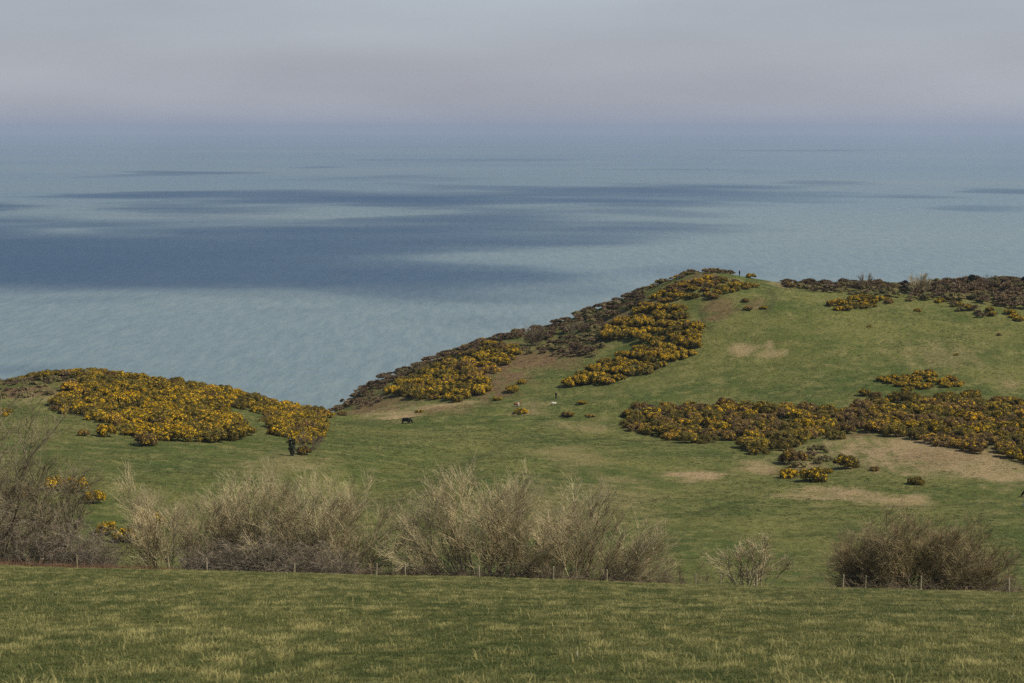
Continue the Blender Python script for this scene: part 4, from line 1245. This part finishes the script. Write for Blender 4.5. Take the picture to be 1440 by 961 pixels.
# daisies
x, d = field_points(28, 24, 140, 1.6)
fv = []
for k in range(1):
    an = np.arange(8) * math.pi / 4
    V = [(0.022 * math.cos(a), 0.022 * math.sin(a), .11 + .004 * math.sin(3 * a)) for a in an]
    me = bpy.data.meshes.new('daisy'); me.from_pydata(V + [(0.002, 0, 0), (-.002, 0, 0), (-.002, 0, .11), (.002, 0, .11)], [], [tuple(range(8)), (8, 9, 10, 11)]); me.materials.append(M['petal'])
    fv.append(me)
scatter('daisies', 'scattered white daisies in the near field', np.stack([x, d, height(x, d)], -1), rng.uniform(.6, 1.1, len(x)), rng.uniform(0, 6.28, len(x)), np.zeros(len(x)), np.ones(len(x)), srcs('daisy', fv), tilt=rng.normal(0, .5, (len(x), 2)) + [.5, 0])
# far pasture tussocks
n = 120000
d = (rng.uniform(size=n) * (585.0 ** 2 - 195.0 ** 2) + 195.0 ** 2) ** .5; x = rng.uniform(-.275, .275, n) * d
kk = d < coast_y(x) + 12; x, d = x[kk], d[kk]
st = fbm(x / 3.0, d / 3.0, 97, 3); bg = fbm(x / 22, d / 22, 98, 3)
i_ = np.clip(np.searchsorted(xs, x) - 1, 0, nx - 1); j_ = np.clip(np.searchsorted(ys, d) - 1, 0, ny - 1)
tint = np.clip(.30 + (st - .5) * 1.2 + (bg - .5) * 1.2 + straw[j_, i_] * .75 + rng.normal(0, .08, len(x)), 0, 1)
kk = (rng.uniform(size=len(x)) < (.35 + .65 * smooth(.4, .6, st)) * (1 - .6 * straw[j_, i_])) & (rust[j_, i_] < .5); x, d, tint = x[kk], d[kk], tint[kk]
rough = srcs('rough', [tuft(60 + k, 22, .20, .34, .035, .8, M['blade']) for k in range(4)])
scatter('pasture_grass', 'rough grass covering the far pasture', np.stack([x, d, height(x, d)], -1), rng.uniform(.5, 1.25, len(x)), rng.uniform(0, 6.28, len(x)), rng.integers(0, 4, len(x)), tint, rough)
# dead bracken and tall dry grass under the hedge at left
n = 1500
px = rng.uniform(-60, 255, n); d = rng.uniform(143, 148.5, n); x = (px - 720) / F_PX * d * 1.02
brk = srcs('bracken', [tuft(70 + k, 16, .85, .28, .022, .7, M['bracken']) for k in range(4)])
scatter('dead_bracken', 'rusty dead bracken along the hedge foot at left', np.stack([x, d, height(x, d)], -1), rng.uniform(.45, 1.15, n) * np.clip(1.25 - px / 400, .5, 1.2), rng.uniform(0, 6.28, n), rng.integers(0, 4, n), np.ones(n), brk)
n = 2600
px = rng.uniform(255, 1480, n); d = rng.uniform(143.5, 152, n); x = (px - 720) / F_PX * d * 1.02
scatter('hedge_bottom_grass', 'rank dry grass along the foot of the hedgerow', np.stack([x, d, height(x, d)], -1), rng.uniform(.9, 2.2, n), rng.uniform(0, 6.28, n), rng.integers(0, 5, n), rng.uniform(.2, .9, n), srcs('rank', [tuft(90 + k, 14, .26, .16, .014, .6, M['blade']) for k in range(5)]))
# bracken litter on the rusty banks
n = 26000
px = rng.uniform(0, 1440, n); d = rng.uniform(400, 590, n); x = (px - 720) / F_PX * d
i_ = np.clip(np.searchsorted(xs, x) - 1, 0, nx - 1); j_ = np.clip(np.searchsorted(ys, d) - 1, 0, ny - 1)
kk = (rust[j_, i_] > .35) & (d < coast_y(x) + 8); x, d = x[kk], d[kk]
scatter('bracken_litter', 'flattened rusty bracken on the ridge banks', np.stack([x, d, height(x, d)], -1), rng.uniform(.4, 1.0, len(x)), rng.uniform(0, 6.28, len(x)), rng.integers(0, 4, len(x)), np.ones(len(x)), srcs('litter', [tuft(110 + k, 14, .4, .4, .05, 1.1, M['bracken']) for k in range(4)]))
